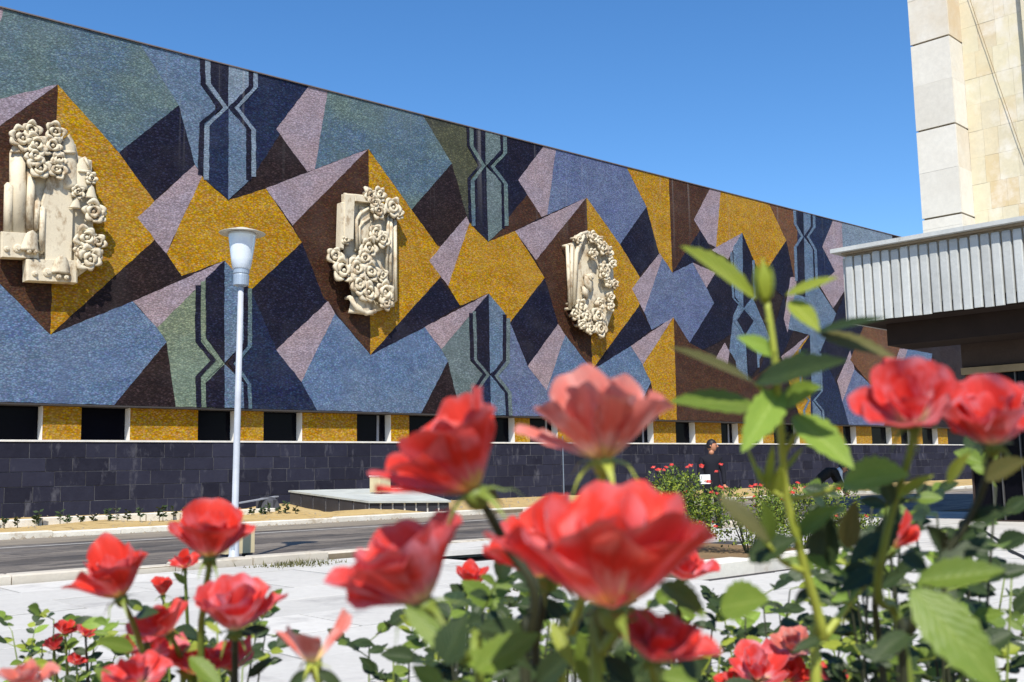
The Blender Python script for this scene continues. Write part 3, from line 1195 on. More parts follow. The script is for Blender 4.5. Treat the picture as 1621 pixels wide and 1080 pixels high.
RELIEFS = [[[1.21,7.96],
[["slab","backing",[[-1.103,4.344],
[-0.753,4.926],
[0.254,5.125],
[0.732,5.08],
[0.832,4.684],
[1.321,4.59],
[1.499,0.8],
[0.882,0.279],
[-0.701,0.546]],0.0,0.12],
["slab","backing",[[-0.429,2.534],
[-0.218,3.684],
[0.275,4.177],
[0.687,3.385],
[0.693,0.458],
[-0.147,0.364]],0.18,0.28],
["rod","column",[[-1.437,3.206],
[-1.417,1.599]],0.143,0.3],
["rod","column",[[-1.146,4.396],
[-1.065,1.598]],0.277,0.33],
["rod","column",[[-0.739,3.803],
[-0.749,1.77]],0.133,0.34],
["rod","column",[[-0.524,2.769],
[-0.552,1.794]],0.085,0.36],
["rod","column",[[-0.357,2.569],
[-0.346,1.027]],0.097,0.38],
["dome","dome",[[-1.158,4.657],
[-1.208,4.338]],
[0.223,0.272],0.34],
["dome","arch_niche",[[0.425,5.319],
[0.552,3.358]],
[0.281,0.332],0.3],
["dome","arch_niche",[[0.991,4.624],
[0.984,3.429]],
[0.283,0.309],0.3],
["rod","bead_rim",[[0.222,4.623],
[0.629,4.678]],0.054,0.46],
["rod","bead_rim",[[0.807,4.053],
[1.178,4.073]],0.055,0.44],
["rod","ribbon",[[0.967,4.54],
[1.152,4.206]],0.045,0.44],
["rose","rose",[-1.145,4.846],0.361,0.48],
["rose","rose",[-0.876,5.162],0.29,0.5],
["rose","rose",[-0.088,5.277],0.294,0.5],
["rose","rose",[-0.714,4.689],0.339,0.56],
["rose","rose",[-0.168,4.755],0.342,0.54],
["rose","rose",[-0.741,4.283],0.314,0.56],
["rose","rose",[0.064,4.308],0.27,0.52],
["rose","rose",[-0.562,3.872],0.339,0.56],
["rose","rose",[-0.015,3.929],0.293,0.54],
["bell","bell",[[1.229,3.596],
[1.243,3.14]],
[0.103,0.231],0.46],
["bell","bell",[[0.743,3.083],
[0.712,2.694]],
[0.102,0.203],0.46],
["rose","bow",[1.215,3.841],0.2,0.48],
["rose","bow",[0.752,3.262],0.198,0.48],
["rose","rose",[1.28,2.632],0.374,0.52],
["rose","rose",[1.547,2.57],0.225,0.46],
["rose","rose",[1.083,1.672],0.371,0.54],
["rose","rose",[1.472,1.595],0.274,0.5],
["rose","rose",[1.208,0.92],0.42,0.56],
["rose","rose",[0.902,1.21],0.246,0.48],
["rose","rose",[1.426,1.14],0.249,0.48],
["slab","cart",[[-1.686,1.539],
[-0.523,1.611],
[-0.452,0.745],
[-1.653,0.665]],0.05,0.42],
["slab","cart",[[-0.869,0.688],
[0.834,0.847],
[0.837,0.045],
[-0.843,-0.043]],0.05,0.46],
["bell","bell",[[-0.749,1.674],
[-0.786,0.975]],
[0.196,0.319],0.62],
["bell","bell",[[0.254,0.922],
[0.253,0.306]],
[0.224,0.324],0.66],
["knob","wheel",[-1.503,0.952],0.094,0.48],
["knob","wheel",[-1.148,1.018],0.154,0.48],
["knob","wheel",[-0.587,0.213],0.096,0.52],
["knob","wheel",[-0.18,0.301],0.157,0.52],
["knob","wheel",[-0.819,0.952],0.083,0.6],
["knob","wheel",[-0.617,0.956],0.084,0.6],
["knob","wheel",[0.166,0.171],0.085,0.62],
["knob","wheel",[0.418,0.176],0.085,0.62]]],
[[13.74,7.98],
[["slab","backing",[[-0.655,5.108],
[-0.684,2.462],
[-0.216,0.678],
[0.572,0.018],
[1.877,0.46],
[2.035,4.407],
[0.748,5.196]],0,0.1],
["slab","frame",[[-0.998,4.581],
[-0.843,4.605],
[-0.903,2.572],
[-1.057,2.607]],0.05,0.4],
["slab","frame",[[-0.881,4.967],
[-0.383,4.993],
[-0.446,3.025],
[-0.88,3.021]],0.2,0.46],
["slab","frame",[[-0.383,4.993],
[0.443,5.016],
[0.443,4.766],
[-0.383,4.72]],0.2,0.46],
["slab","arch_niche",[[-0.001,4.628],
[0.478,4.536],
[0.57,2.699],
[0.028,2.632]],0.2,0.26],
["rod","arch_band",[[-0.163,2.672],
[-0.193,3.948],
[-0.003,4.25],
[0.38,4.528],
[0.573,4.696]],0.078,0.36],
["rod","arch_band",[[0.007,2.697],
[-0.055,3.644],
[0.136,3.89],
[0.456,4.129]],0.066,0.34],
["rod","column",[[1.421,4.406],
[1.308,1.612]],0.068,0.36],
["rod","column",[[1.572,4.256],
[1.49,1.491]],0.074,0.38],
["rod","column",[[1.758,4.223],
[1.768,0.66]],0.08,0.4],
["leaf","leaf",[[0.188,5.472],
[0.508,5.026]],0.181,0.46],
["rose","rose",[0.417,5.058],0.272,0.5],
["rose","rose",[0.87,5.187],0.304,0.5],
["rose","rose",[0.582,4.799],0.272,0.54],
["rose","rose",[1.523,4.72],0.399,0.55],
["rose","rose",[1.856,4.499],0.216,0.5],
["rose","rose",[0.775,4.441],0.334,0.54],
["rose","rose",[0.642,3.484],0.332,0.54],
["rose","rose",[0.958,3.249],0.364,0.55],
["rose","rose",[0.282,2.777],0.39,0.55],
["rose","rose",[0.052,2.312],0.358,0.56],
["rose","rose",[-0.793,2.986],0.177,0.42],
["rose","rose",[-1.361,2.258],0.351,0.5],
["rose","rose",[-0.985,1.652],0.469,0.58],
["rose","rose",[-0.35,1.827],0.444,0.6],
["rose","rose",[0.354,1.748],0.389,0.58],
["rose","rose",[-0.227,1.143],0.414,0.6],
["rose","rose",[0.971,1.661],0.272,0.52],
["rose","rose",[0.225,0.869],0.447,0.58],
["rose","rose",[1.07,0.955],0.452,0.56],
["rose","rose",[1.16,0.533],0.362,0.52],
["dome","shell",[[0.117,0.728],
[0.179,-0.021]],
[0.49,0.612],0.36],
["rod","shell_rim",[[-0.54,0.597],
[-0.261,0.143],
[0.239,-0.028],
[0.684,0.118]],0.103,0.46]]],
[[27.85,8.11],
[["slab","backing",[[-1.055,4.995],
[-0.039,5.332],
[1.254,4.869],
[1.668,3.406],
[1.579,1.391],
[0.859,0.013],
[-0.647,0.228],
[-1.463,1.126],
[-1.448,4.031]],0,0.12],
["rod","column",[[-1.907,4.309],
[-1.844,1.118]],0.092,0.42],
["rod","column",[[-1.594,4.414],
[-1.747,1.381]],0.085,0.42],
["rod","column",[[-0.761,4.973],
[-1.293,3.992],
[-1.568,1.328]],0.122,0.46],
["rod","ribbon",[[-1.334,4.769],
[-0.921,5.02],
[-0.46,5.181]],0.086,0.44],
["rose","rose",[-1.159,4.662],0.214,0.44],
["rose","rose",[-0.165,4.914],0.289,0.5],
["rose","rose",[0.271,4.77],0.291,0.52],
["rose","rose",[0.517,4.467],0.328,0.54],
["rose","rose",[0.975,4.332],0.256,0.5],
["rose","rose",[-0.199,4.055],0.253,0.5],
["rose","rose",[1.187,3.759],0.257,0.5],
["rose","rose",[0.566,3.415],0.327,0.54],
["rose","rose",[0.526,3.084],0.29,0.52],
["rose","rose",[1.37,2.654],0.22,0.46],
["rose","rose",[0.877,2.666],0.255,0.48],
["leaf","leaf",[[-0.66,2.899],
[-0.329,2.089]],0.322,0.46],
["leaf","leaf",[[-0.841,2.364],
[-0.597,1.677]],0.25,0.44],
["knob","bud",[-0.384,2.858],0.18,0.5],
["rose","rose",[-1.123,1.235],0.354,0.5],
["rose","rose",[0.114,1.47],0.324,0.54],
["rose","rose",[1.013,1.951],0.255,0.5],
["rose","rose",[0.992,1.456],0.255,0.5],
["rose","rose",[-1.543,0.821],0.247,0.46],
["rose","rose",[-0.824,0.743],0.32,0.54],
["rose","rose",[-0.023,0.871],0.395,0.56],
["rose","rose",[-1.157,0.338],0.248,0.5],
["rose","rose",[-0.556,0.19],0.32,0.52],
["rose","rose",[0.176,0.244],0.359,0.52],
["leaf","leaf",[[0.595,0.93],
[0.267,-0.265]],0.253,0.5]]]]
RLAB = ('leftmost cream stone relief, of columns, bells and roses', 'cream stone relief of an arched doorway overgrown with roses, middle diamond', 'narrow cream stone relief of flowers in the rightmost gold diamond')
for ri, (org, items) in enumerate(RELIEFS):
    base = W(org[0], .14, org[1]); root = thing('relief_sculpture', RLAB[ri], 'relief', base, WALL_A, 'stone reliefs on the mosaic wall')
    for ii, it in enumerate(items):
        k, nm = it[0], it[1]
        if k == 'slab':
            b = MB(); pts = it[2]; cx = sum(p[0] for p in pts) / len(pts); cz = sum(p[1] for p in pts) / len(pts); y0, y1 = -it[3], -it[4]
            ins = [(cx + (p[0] - cx) * .93, cz + (p[1] - cz) * .96) for p in pts]; n = len(pts)
            b.add([(p[0], y0 + .02, p[1]) for p in pts] + [(p[0], y1 + .04, p[1]) for p in pts] + [(p[0], y1, p[1]) for p in ins],
                  [tuple(range(n)), tuple(range(3 * n - 1, 2 * n - 1, -1))] + [(i, (i + 1) % n, n + (i + 1) % n, n + i) for i in range(n)] + [(n + i, n + (i + 1) % n, 2 * n + (i + 1) % n, 2 * n + i) for i in range(n)])
            b.build(nm, M['relief'], root)
        elif k == 'rod':
            b = MB(); pts = [(p[0], -it[4] + it[3], p[1]) for p in it[2]]; b.tube(pts, it[3], 10)
            for p in (it[2][0], it[2][-1]): b.tube([(p[0], -it[4] + it[3], p[1]), (p[0], .0, p[1])], it[3] * .8, 6)
            b.build(nm, M['relief'], root, True)
        elif k in ('dome', 'bell'):
            (x0, z0), (x1, z1) = it[2]; w0, w1 = it[3]; b = MB(); nn = 9; rows = []
            for j in range(nn + 1):
                t = j / nn; e = math.sqrt(max(0, 1 - (1 - min(1, t * 2.4)) ** 2)); w = w0 * e + (w1 - w0) * t ** 2 + (.10 * w1 if (k == 'bell' and j == nn) else 0)
                cx, cz = x0 + (x1 - x0) * t, z0 + (z1 - z0) * t; dep = it[4] + (.06 if k == 'dome' else 0)
                rows.append([(cx + w * math.cos(a), -dep + w * .7 - w * .7 * math.sin(a), cz) for a in [math.pi * q / 10 for q in range(11)]])
            base_i = len(b.v); b.v += [p for row in rows for p in row]
            for j in range(nn):
                for i in range(10): b.f.append((j * 11 + i, j * 11 + i + 1, (j + 1) * 11 + i + 1, (j + 1) * 11 + i))
            b.f.append(tuple(nn * 11 + i for i in range(11)))
            b.tube([((x0 + x1) / 2, -it[4] * .5, (z0 + z1) / 2), ((x0 + x1) / 2, 0, (z0 + z1) / 2)], w1 * .5, 6)
            b.build(nm, M['relief'], root, True)
        elif k == 'knob':
            b = MB(); x, z = it[2]; rr = it[3]; y = -it[4]
            b.tube([(x, 0, z), (x, y + .03, z), (x, y, z)], [rr, rr, rr * .7], 12); b.tube([(x, y, z), (x, y - .05, z)], rr * .4, 8); b.build(nm, M['relief'], root)
        elif k == 'leaf':
            (x0, z0), (x1, z1) = it[2]; w = it[3]; L = math.hypot(x1 - x0, z1 - z0); dx, dz = (x1 - x0) / L, (z1 - z0) / L; b = MB(); n = 7
            for j in range(n):
                t = j / (n - 1); ww = w * math.sin(math.pi * (.08 + .9 * t)) ; cx, cz = x0 + dx * L * t, z0 + dz * L * t; y = -it[4] + .10 * (2 * t - 1) ** 2
                b.v += [(cx - dz * ww, y + .06, cz + dx * ww), (cx, y, cz), (cx + dz * ww, y + .06, cz - dx * ww), (cx, y + .25, cz)]
            for j in range(n - 1):
                for i in range(4): b.f.append((j * 4 + i, j * 4 + (i + 1) % 4, j * 4 + 4 + (i + 1) % 4, j * 4 + 4 + i))
            b.tube([((x0 + x1) / 2, -it[4] + .1, (z0 + z1) / 2), ((x0 + x1) / 2, 0, (z0 + z1) / 2)], w * .4, 6)
            b.build(nm, M['relief'], root, True)
        elif k == 'rose':
            rosette(root, nm, it[2], it[3], it[4], ri * 100 + ii)

# ------------------------------------------------------------------ entrance block at right: tower, canopy, glazed front  (local x = towards the far end, -y = outwards/left)
E_O = Vector([9.4652,22.1728,0.0]); E_A = math.atan2(0.70709, -0.70712)
def EB(): return MB()
# frame: local +x = away from camera along the front, local +y = outwards (left).  y positive is outside.
ent = thing('entrance_block', 'dark glazed entrance front under the fluted canopy at right', 'building', E_O, E_A)
b = MB(); b.box(-9, 0, -8, -.02, 3.24, 4.4); b.build('spandrel_wall', M['brownwall'], ent)
b = MB(); b.box(-9, .0, -.10, .06, 3.08, 3.22); b.build('beam', M['beam'], ent)
b = MB(); b.box(-9, -.04, -.20, -.16, .06, 3.08); b.build('glazing', M['glass'], ent)
b = MB(); b.box(-9, 0, -.3, .04, -.02, .07); b.build('threshold', M['brownwall'], ent)
for x in (-.02, -.42, -.62, -1.02, -1.9, -2.8, -3.7): b = MB(); b.box(x - .014, x + .014, -.158, -.10, .07, 3.08); b.build('mullion', M['mullion'] if x < -.1 else M['brownwall'], ent)
b = MB(); b.box(-9, -.02, -.157, -.09, 2.75, 2.78); b.build('transom', M['mullion'], ent)
b = MB(); b.box(-9, 0, -8, -7.9, 0, 3.2); b.box(-.12, 0, -7.9, -.22, 0, 3.2); b.build('side_wall', M['brownwall'], ent)
can = thing('canopy', 'projecting canopy with pale vertically fluted concrete fascia above the entrance', 'canopy', E_O, E_A)
CX = 1.52
b = MB(); b.box(-9, CX, -3, 1.86, 4.42, 5.64); b.build('roof_body', M['groove'], can)  # brown body shows between the paler flutes
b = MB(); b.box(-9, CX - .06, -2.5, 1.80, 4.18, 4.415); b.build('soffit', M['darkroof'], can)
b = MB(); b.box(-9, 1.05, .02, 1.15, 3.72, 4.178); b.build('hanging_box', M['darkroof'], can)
b = MB(); b.box(-9, CX + .22, -3, 2.10, 5.685, 5.77); b.build('coping_slab', M['concrete'], can)
b = MB(); b.box(-9, CX + .04, -3, 1.96, 5.642, 5.678); b.build('coping_shadow_gap', M['groove'], can)
x = CX; rr = random.Random(9)
while x > -4.6:   # one fluted panel after another, rounded face, narrow groove between
    w = .168; g = .032; b = MB(); top = 5.60 + rr.uniform(-.02, .02); bot = 4.19 + rr.uniform(-.012, .012); prof = []
    for j in range(9):
        t = math.pi * j / 8; prof.append((x - w / 2 + w / 2 * (math.cos(t) if 0 < j < 8 else math.cos(t) * .999), 1.862 + (.05 if 1 < j < 7 else .042) if 0 < j < 8 else 1.862))
    n = len(prof); vs = [(p[0], p[1], bot) for p in prof] + [(p[0], p[1], top - .05) for p in prof] + [(x - w / 2 + (p[0] - x + w / 2) * .86, 1.862 + (p[1] - 1.862) * .7, top) for p in prof]
    b.add(vs, [tuple(range(n)), tuple(range(3 * n - 1, 2 * n - 1, -1))] + [(i + q * n, i + q * n + n, i + q * n + n + 1, i + q * n + 1) for q in range(2) for i in range(n - 1)] + [(0, n, 2 * n - 1, n - 1)])
    b.build('flute', M['concrete'], can); x -= w + g
y = 1.86 - .18
while y > -2.6:   # flutes on the far end of the canopy
    b = MB(); b.box(CX + .001, CX + .08, y, y + .155, 4.2, 5.58); b.build('flute', M['concrete'], can); y -= .2
twr = thing('stone_tower', 'tall cream limestone tower with a white corner pier, rising behind the canopy', 'tower', E_O, E_A)
# corner pier: local outer face y=-1.0, inner wall face y=-1.72
PX0, PX1, YP, YM = .16, 1.06, -1.0, -1.72
rr = random.Random(31)
def slab_face(parent, mat, axis, u0, u1, z0, z1, at_, nu, hs, thick=.05, gap=.003, jit=.0):
    z = z0; k = 0
    while z < z1 - .01:
        h = min(hs, z1 - z); cuts = [u0 + (u1 - u0) * i / nu for i in range(nu + 1)]
        for i in range(1, nu): cuts[i] += rr.uniform(-.22, .22) * (u1 - u0) / nu + (.0)
        for i in range(nu):
            b = MB(); a, c = cuts[i] + gap / 2, cuts[i + 1] - gap / 2; p = at_ + rr.uniform(-.003, .003)
            if axis == 'y': b.box(a, c, p - thick, p, z + gap / 2, z + h - gap / 2)
            else: b.box(p, p + thick, a, c, z + gap / 2, z + h - gap / 2) if thick > 0 else b.box(p + thick, p, a, c, z + gap / 2, z + h - gap / 2)
            b.build('stone_slab', mat, parent)
        z += h
b = MB(); b.box(PX0 + .05, PX1 - .03, -2.4, YP - .051, 4.4, 19); b.build('pier_core', M['joint'], twr)
zj = 4.42
for zz in (6.78, 8.85, 10.92, 13.0, 15.1, 17.2, 19.0):
    slab_face(twr, M['pier'], 'y', PX0, PX1, zj, zz - .03, YP, 1, 1.05)
    slab_face(twr, M['pier'], 'x', YM, YP - .055, zj, zz - .03, PX0, 1, 1.05, .05)
    zj = zz + .01
b = MB(); b.box(-9, PX0 + .055, -9, YM - .051, 4.4, 19); b.build('wall_core', M['lime'], twr)
slab_face(twr, M['cream'], 'y', -1.22, PX0 + .0, 4.42, 18.5, YM, 4, .62)
b = MB(); b.box(-6, -1.24, YM - .05, YM + .10, 7.25, 18.5); st = b.build('projecting_panel', M['lime'], twr)
slab_face(st, M['cream'], 'y', -5.5, -1.23, 7.27, 18.5, YM + .15, 4, .92)
b = MB(); b.box(-5.5, -1.25, YM - .05, YM + .03, 6.35, 7.2); b.build('window_pane', M['glass'], twr)
slab_face(twr, M['cream'], 'y', -5.5, -1.25, 4.42, 6.34, YM + .02, 4, .92)
b = MB(); b.tube([(.05, YM + .05, 12.6), (-.62, YM + .05, 9.6), (-1.2, YM + .05, 7.1)], .007, 5); b.build('conductor_wire', M['beam'], twr)

# ------------------------------------------------------------------ street lamp
lp = thing('street_lamp', 'white street lamp with opal bowl and flat round hood', 'street lamp', [-4.145,15.769,0.0])
lp.rotation_euler = (0, math.radians(.75), 0)
b = MB(); b.lathe([(.11, 0), (.11, .05), (.075, .09), (.07, .6), (.062, .64), (.062, .66), (.050, .68), (.048, 2.2), (.042, 4.12)], k=16); b.build('pole', M['lampmetal'], lp, True)
b = MB(); b.box(-.03, .03, -.0735, -.068, .18, .42); b.build('hatch', M['lampcollar'], lp)
b = MB(); b.lathe([(.17, 0), (.17, .02), (.12, .025)], k=12); b.build('base_plate', M['lampcollar'], lp)
b = MB(); b.lathe([(.06, 4.10), (.115, 4.12), (.118, 4.27), (.105, 4.29), (.118, 4.30), (.12, 4.36)], k=20); b.build('collar', M['lampcollar'], lp)
b = MB(); b.lathe([(.11, 4.355), (.138, 4.38), (.160, 4.52), (.185, 4.70), (.207, 4.88), (.21, 4.92), (.15, 4.932)], k=24); b.build('glass_bowl', M['opal'], lp, True)
b = MB(); b.lathe([(.12, 4.932), (.345, 4.915), (.35, 4.921), (.25, 4.955), (.12, 4.975), (.10, 5.00), (.03, 5.01)], k=28); b.build('hood', M['lamphood'], lp, True)

# ------------------------------------------------------------------ small things along the road
PLAT = [[9.02,3.0,0.69],[7.54,10.4,0.42],[10.71,10.3,0.33],[14.1,3.0,0.66]]      # (s,dist,ztop) corners: far-left, near-left, near-right, far-right
pf = thing('stone_platform', 'low black-tiled platform with pale top slab in front of the dark wall', 'platform', WALL_O, WALL_A)
b = MB(); n4 = [(p[0], -p[1], p[2] - .05) for p in PLAT]; cx = sum(p[0] for p in n4) / 4; cy = sum(p[1] for p in n4) / 4
core = [(cx + (p[0] - cx) * .99, cy + (p[1] - cy) * .99, p[2]) for p in n4]
b.add([(p[0], p[1], 0) for p in core] + core, [(0, 1, 5, 4), (1, 2, 6, 5), (2, 3, 7, 6), (3, 0, 4, 7), (4, 5, 6, 7)]); b.build('core', M['tilejoint'], pf)
b = MB(); tp = [(cx + (p[0] - cx) * 1.02, cy + (p[1] - cy) * 1.02, p[2] + .002) for p in n4]; b.add(tp + [(p[0], p[1], p[2] + .06) for p in tp], [(3, 2, 1, 0), (4, 5, 6, 7), (0, 1, 5, 4), (1, 2, 6, 5), (2, 3, 7, 6), (3, 0, 4, 7)]); b.build('top_slab', M['topslab'], pf)
for (i0, i1, nt) in ((0, 1, 6), (1, 2, 7)):
    for k in range(nt):
        b = MB(); g = .05; L = math.dist(n4[i0][:2], n4[i1][:2]) / nt
        q = []
        for t in ((k + g / L) / nt, (k + 1 - g / L) / nt):
            q.append([n4[i0][j] + (n4[i1][j] - n4[i0][j]) * t for j in range(3)])
        nx_, ny_ = (q[1][1] - q[0][1]), -(q[1][0] - q[0][0]); ln = math.hypot(nx_, ny_); nx_, ny_ = nx_ / ln, ny_ / ln
        if nx_ * (q[0][0] - cx) + ny_ * (q[0][1] - cy) < 0: nx_, ny_ = -nx_, -ny_
        vv = []
        for oo in (-.03, .012):
            for p_, z_ in ((q[0], 0), (q[1], 0), (q[1], 1), (q[0], 1)): vv.append((p_[0] + nx_ * oo, p_[1] + ny_ * oo, (p_[2] - .01) if z_ else 0))
        b.add(vv, [(4, 5, 6, 7), (3, 2, 1, 0), (0, 1, 5, 4), (1, 2, 6, 5), (2, 3, 7, 6), (3, 0, 4, 7)]); b.build('black_tile', M['blacktile'], pf)
cb = thing('crate', 'small cream box standing on the pale platform top', 'box', [-4.78,37.855,0.593], WALL_A + .2)
b = MB(); b.box(-.26, .26, -.26, .26, 0, .55); b.build('body', M['cardboard'], cb)
b = MB(); b.box(-.28, .28, -.28, .28, .552, .60); b.build('lid', M['tilejoint'], cb)
rk = MB(); rr = random.Random(2); rk.lathe([(.36, 0), (.40, .15), (.34, .42), (.2, .52)], k=7)
rk.v = [(x_ * rr.uniform(.8, 1.15), y_ * rr.uniform(.8, 1.15), z_) for x_, y_, z_ in rk.v]
o = rk.build('boulder', M['rock']); o.location = [-7.94,34.285,0.05]; tag(o, 'dark rough stone block propping a plank near the platform', 'rock')
PA, PB = Vector([-9.603,31.496,0.22]), Vector([-7.707,34.49,0.56])
b = MB(); d_ = PB - PA; sd = Vector((-d_.y, d_.x, 0)).normalized() * .10; upv = Vector((0, 0, .035))
b.add([p - PA for p in (PA - sd, PB - sd, PB + sd, PA + sd)] + [p - PA + upv for p in (PA - sd, PB - sd, PB + sd, PA + sd)], [(3, 2, 1, 0), (4, 5, 6, 7), (0, 1, 5, 4), (1, 2, 6, 5), (2, 3, 7, 6), (3, 0, 4, 7)])
o = b.build('plank', M['plank']); o.location = PA; tag(o, 'long grey plank leaning up onto the dark stone block', 'plank')
ub = thing('utility_box', 'cream utility box on dark feet by the lamp post', 'utility box', [-4.252,16.471,0.011], WALL_A)
b = MB(); b.box(-.28, .20, -.12, .12, .07, .44); b.build('case', M['cardboard'], ub)
b = MB(); b.box(-.26, -.18, -.10, .10, 0, .068); b.build('foot', M['rock'], ub)
b = MB(); b.box(.10, .18, -.10, .10, 0, .068); b.build('foot', M['rock'], ub)
b = MB(); b.tube([(0, 0, 0), (0, 0, 2.61)], .022, 8); o = b.build('thin_post', M['steelbar']); o.location = [1.97,42.85,0.0]; tag(o, 'thin grey-blue steel post in front of the dark wall', 'post')
CAB = [[8.125,19.105,0.068],[8.037,18.345,0.068],[7.224,15.979,0.068],[6.617,14.375,0.068],[6.271,13.219,0.068],[6.08,12.296,0.068]]
b = MB(); c0 = Vector(CAB[0]); b.tube([Vector(p) - c0 for p in CAB], .018, 6); o = b.build('cable', M['cable'], smooth=True); o.location = c0; tag(o, 'black cable lying in a curve across the white paving at right', 'cable')
# displaced kerb slabs by the near kerb
for i, (s_, d_2, rz, tilt, lab) in enumerate(((.0, 24.95, .10, .05, 'loose pale slab lying tilted along the kerb'), (-.6, 25.6, -.14, -.035, 'loose pale slab skewed on the paving, nearer the roses'))):
    b = MB(); b.box(-1.3, 1.3, -.28, .28, 0, .07); o = b.build('loose_slab', M['paving']); p_ = W(s_, d_2, .075 + abs(tilt) * .3); o.location = p_; o.rotation_euler = (tilt, 0, WALL_A + rz); tag(o, lab, 'slab', 'loose slabs by the kerb')

# ------------------------------------------------------------------ leaves, blossoms
def leaf_unit(name, mat, wid=.5, fold=.16, droop=.16, n=14, teeth=True):
    v, f, uv = [], [], []
    for j in range(n + 1):
        t = j / n; w = wid * .5 * math.sin(math.pi * (t ** .82)) ** .85 if 0 < t < 1 else .004
        if teeth and 0 < j < n: w *= 1.07 if j % 2 else .93
        z = -droop * t * t
        for k, u in enumerate((-1, -.5, 0, .5, 1)): v.append((u * w, t, z + fold * abs(u) * w - .10 * (u * w) ** 2)); uv.append((.5 + u * .5, t))
    for j in range(n):
        for k in range(4): f.append((j * 5 + k, j * 5 + k + 1, j * 5 + 6 + k, j * 5 + 5 + k))
    me = bpy.data.meshes.new(name); me.from_pydata(v, [], f); me.materials.append(mat); l = me.uv_layers.new(name='uv')
    for lp_ in me.loops: l.data[lp_.index].uv = uv[lp_.vertex_index]
    for p in me.polygons: p.use_smooth = True
    return me
LM = {(k, i): leaf_unit('leaf_' + k, LEAF[k], (.46, .56, .62)[i], (.35, .22, .5)[i], (.10, .22, .02)[i]) for k in LEAF for i in range(3)}
def leaf_between(parent, org, a, c, w, mat, seed, face=None, petiole=True):
    """leaf from point a to tip c (world), width w; blade turned mostly to the light/camera with random roll"""
    q = random.Random(seed); a, c = Vector(a), Vector(c); d = c - a; L = d.length; y = d.normalized()
    vw = (CAM - (a + c) / 2).normalized(); nrm = (vw * q.uniform(.55, .9) + Vector((q.uniform(-.35, .35), -.15, q.uniform(.45, .8))))
    nrm = (nrm - y * nrm.dot(y)).normalized(); x = y.cross(nrm)
    me = LM[(mat, q.randrange(3))]; o = bpy.data.objects.new('leaf', me); COL.objects.link(o); o.parent = parent
    ws = w / (L * .54)
    m = Matrix(((x.x, y.x, nrm.x, 0), (x.y, y.y, nrm.y, 0), (x.z, y.z, nrm.z, 0), (0, 0, 0, 1))) @ Matrix.Diagonal((L * ws, L, L * min(1, ws), 1))
    o.matrix_basis = Matrix.Translation(a - org) @ m
    return o
def petal_mesh(ax, az_dir, L, opn, wid, q, mat, cup=1.0, nv=11, nu=10):
    """one petal: leaves the axis at its base, cups round it and flares at the lip"""
    side = ax.cross(az_dir).normalized(); v, f, uv = [], [], []
    curl = q.uniform(-.15, .75); opn = opn * q.uniform(.88, 1.12); L = L * q.uniform(.93, 1.07); ph = q.uniform(0, 6.28); ruf = q.uniform(.035, .085); skew = q.uniform(-.10, .10); tipc = q.uniform(-.07, .05); ph2 = q.uniform(0, 6.28)
    base_a = min(1.25, opn + .42)
    r = z = 0; prof = []
    for j in range(nv + 1):
        t = j / nv
        th = base_a + (opn - base_a) * min(1, t / .38) if t < .38 else opn + curl * max(0, (t - .62) / .38) ** 1.6
        prof.append((r, z, th)); r += L / nv * math.sin(th); z += L / nv * math.cos(th)
    for j, (r, z, th) in enumerate(prof):
        t = j / nv
        w = wid * L * .58 * (t ** .66) * (1 - .22 * max(0, (t - .6) / .4) ** 2) + .012 * L
        kap = 1.3 * cup * (1 - .5 * t)
        for i in range(nu + 1):
            u = 2 * i / nu - 1
            y = w * math.sin(u * kap) / kap; inn = w * (1 - math.cos(u * kap)) / kap
            lip = -(abs(u) ** 2.2) * .27 * L * t ** 3 + tipc * L * math.exp(-(u / .22) ** 2) * t ** 5
            wav = ruf * L * (t ** 2.2) * (math.sin(3.1 * u + ph) + .6 * math.sin(6.7 * u + ph2))
            nx_, nz_ = math.cos(th), -math.sin(th)
            rr_ = r - inn * nx_ + lip * math.sin(th) + wav * nx_; zz_ = z - inn * nz_ * .5 + lip * math.cos(th) + wav * nz_
            v.append(az_dir * rr_ + ax * zz_ + side * (y + skew * L * t * t)); uv.append((i / nu, t))
    for j in range(nv):
        for i in range(nu): a = j * (nu + 1) + i; f.append((a, a + 1, a + nu + 2, a + nu + 1))
    return v, f, uv
def make_blossom(parent, org, base, ax, L, tilt_ref, petals, mat, seed, cal=True):
    """blossom = calyx mesh that carries its petals.  petals: (azimuth, opening, length, width)"""
    q = random.Random(seed); ax = ax.normalized(); c = (tilt_ref - ax * tilt_ref.dot(ax)).normalized(); s = c.cross(ax) * -1
    s = ax.cross(c) * 1
    b = MB(); loc = base - org
    b.tube([-ax * .16 * L, -ax * .12 * L, -ax * .03 * L, ax * .05 * L, ax * .08 * L], [.05 * L, .10 * L, .13 * L, .12 * L, .05 * L], 8)
    for k in range(5):   # sepals hanging below the petals
        t = 2 * math.pi * k / 5 + q.random(); d = c * math.cos(t) + s * math.sin(t); sd_ = ax.cross(d); n0 = len(b.v)
        for j in range(5):
            tt = j / 4; p = d * (.11 + .34 * tt) * L + ax * (.02 - .30 * tt * tt * q.uniform(.5, 1.2)) * L; w = .06 * L * (1 - tt) + .004 * L
            b.v += [tuple(p - sd_ * w), tuple(p + sd_ * w)]
        for j in range(4): b.f.append((n0 + 2 * j, n0 + 2 * j + 1, n0 + 2 * j + 3, n0 + 2 * j + 2))
    bl = b.build('blossom', STEM['yellow' if mat == 'salmon' else 'green'], parent, True); bl.location = loc
    for (az, op, ln, wd, *pm) in petals:
        t = math.radians(az); d = c * math.cos(t) + s * math.sin(t)
        v, f, uv = petal_mesh(ax, d, L * ln, math.radians(op), wd, q, mat)
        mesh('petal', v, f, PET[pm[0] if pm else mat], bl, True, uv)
    return bl
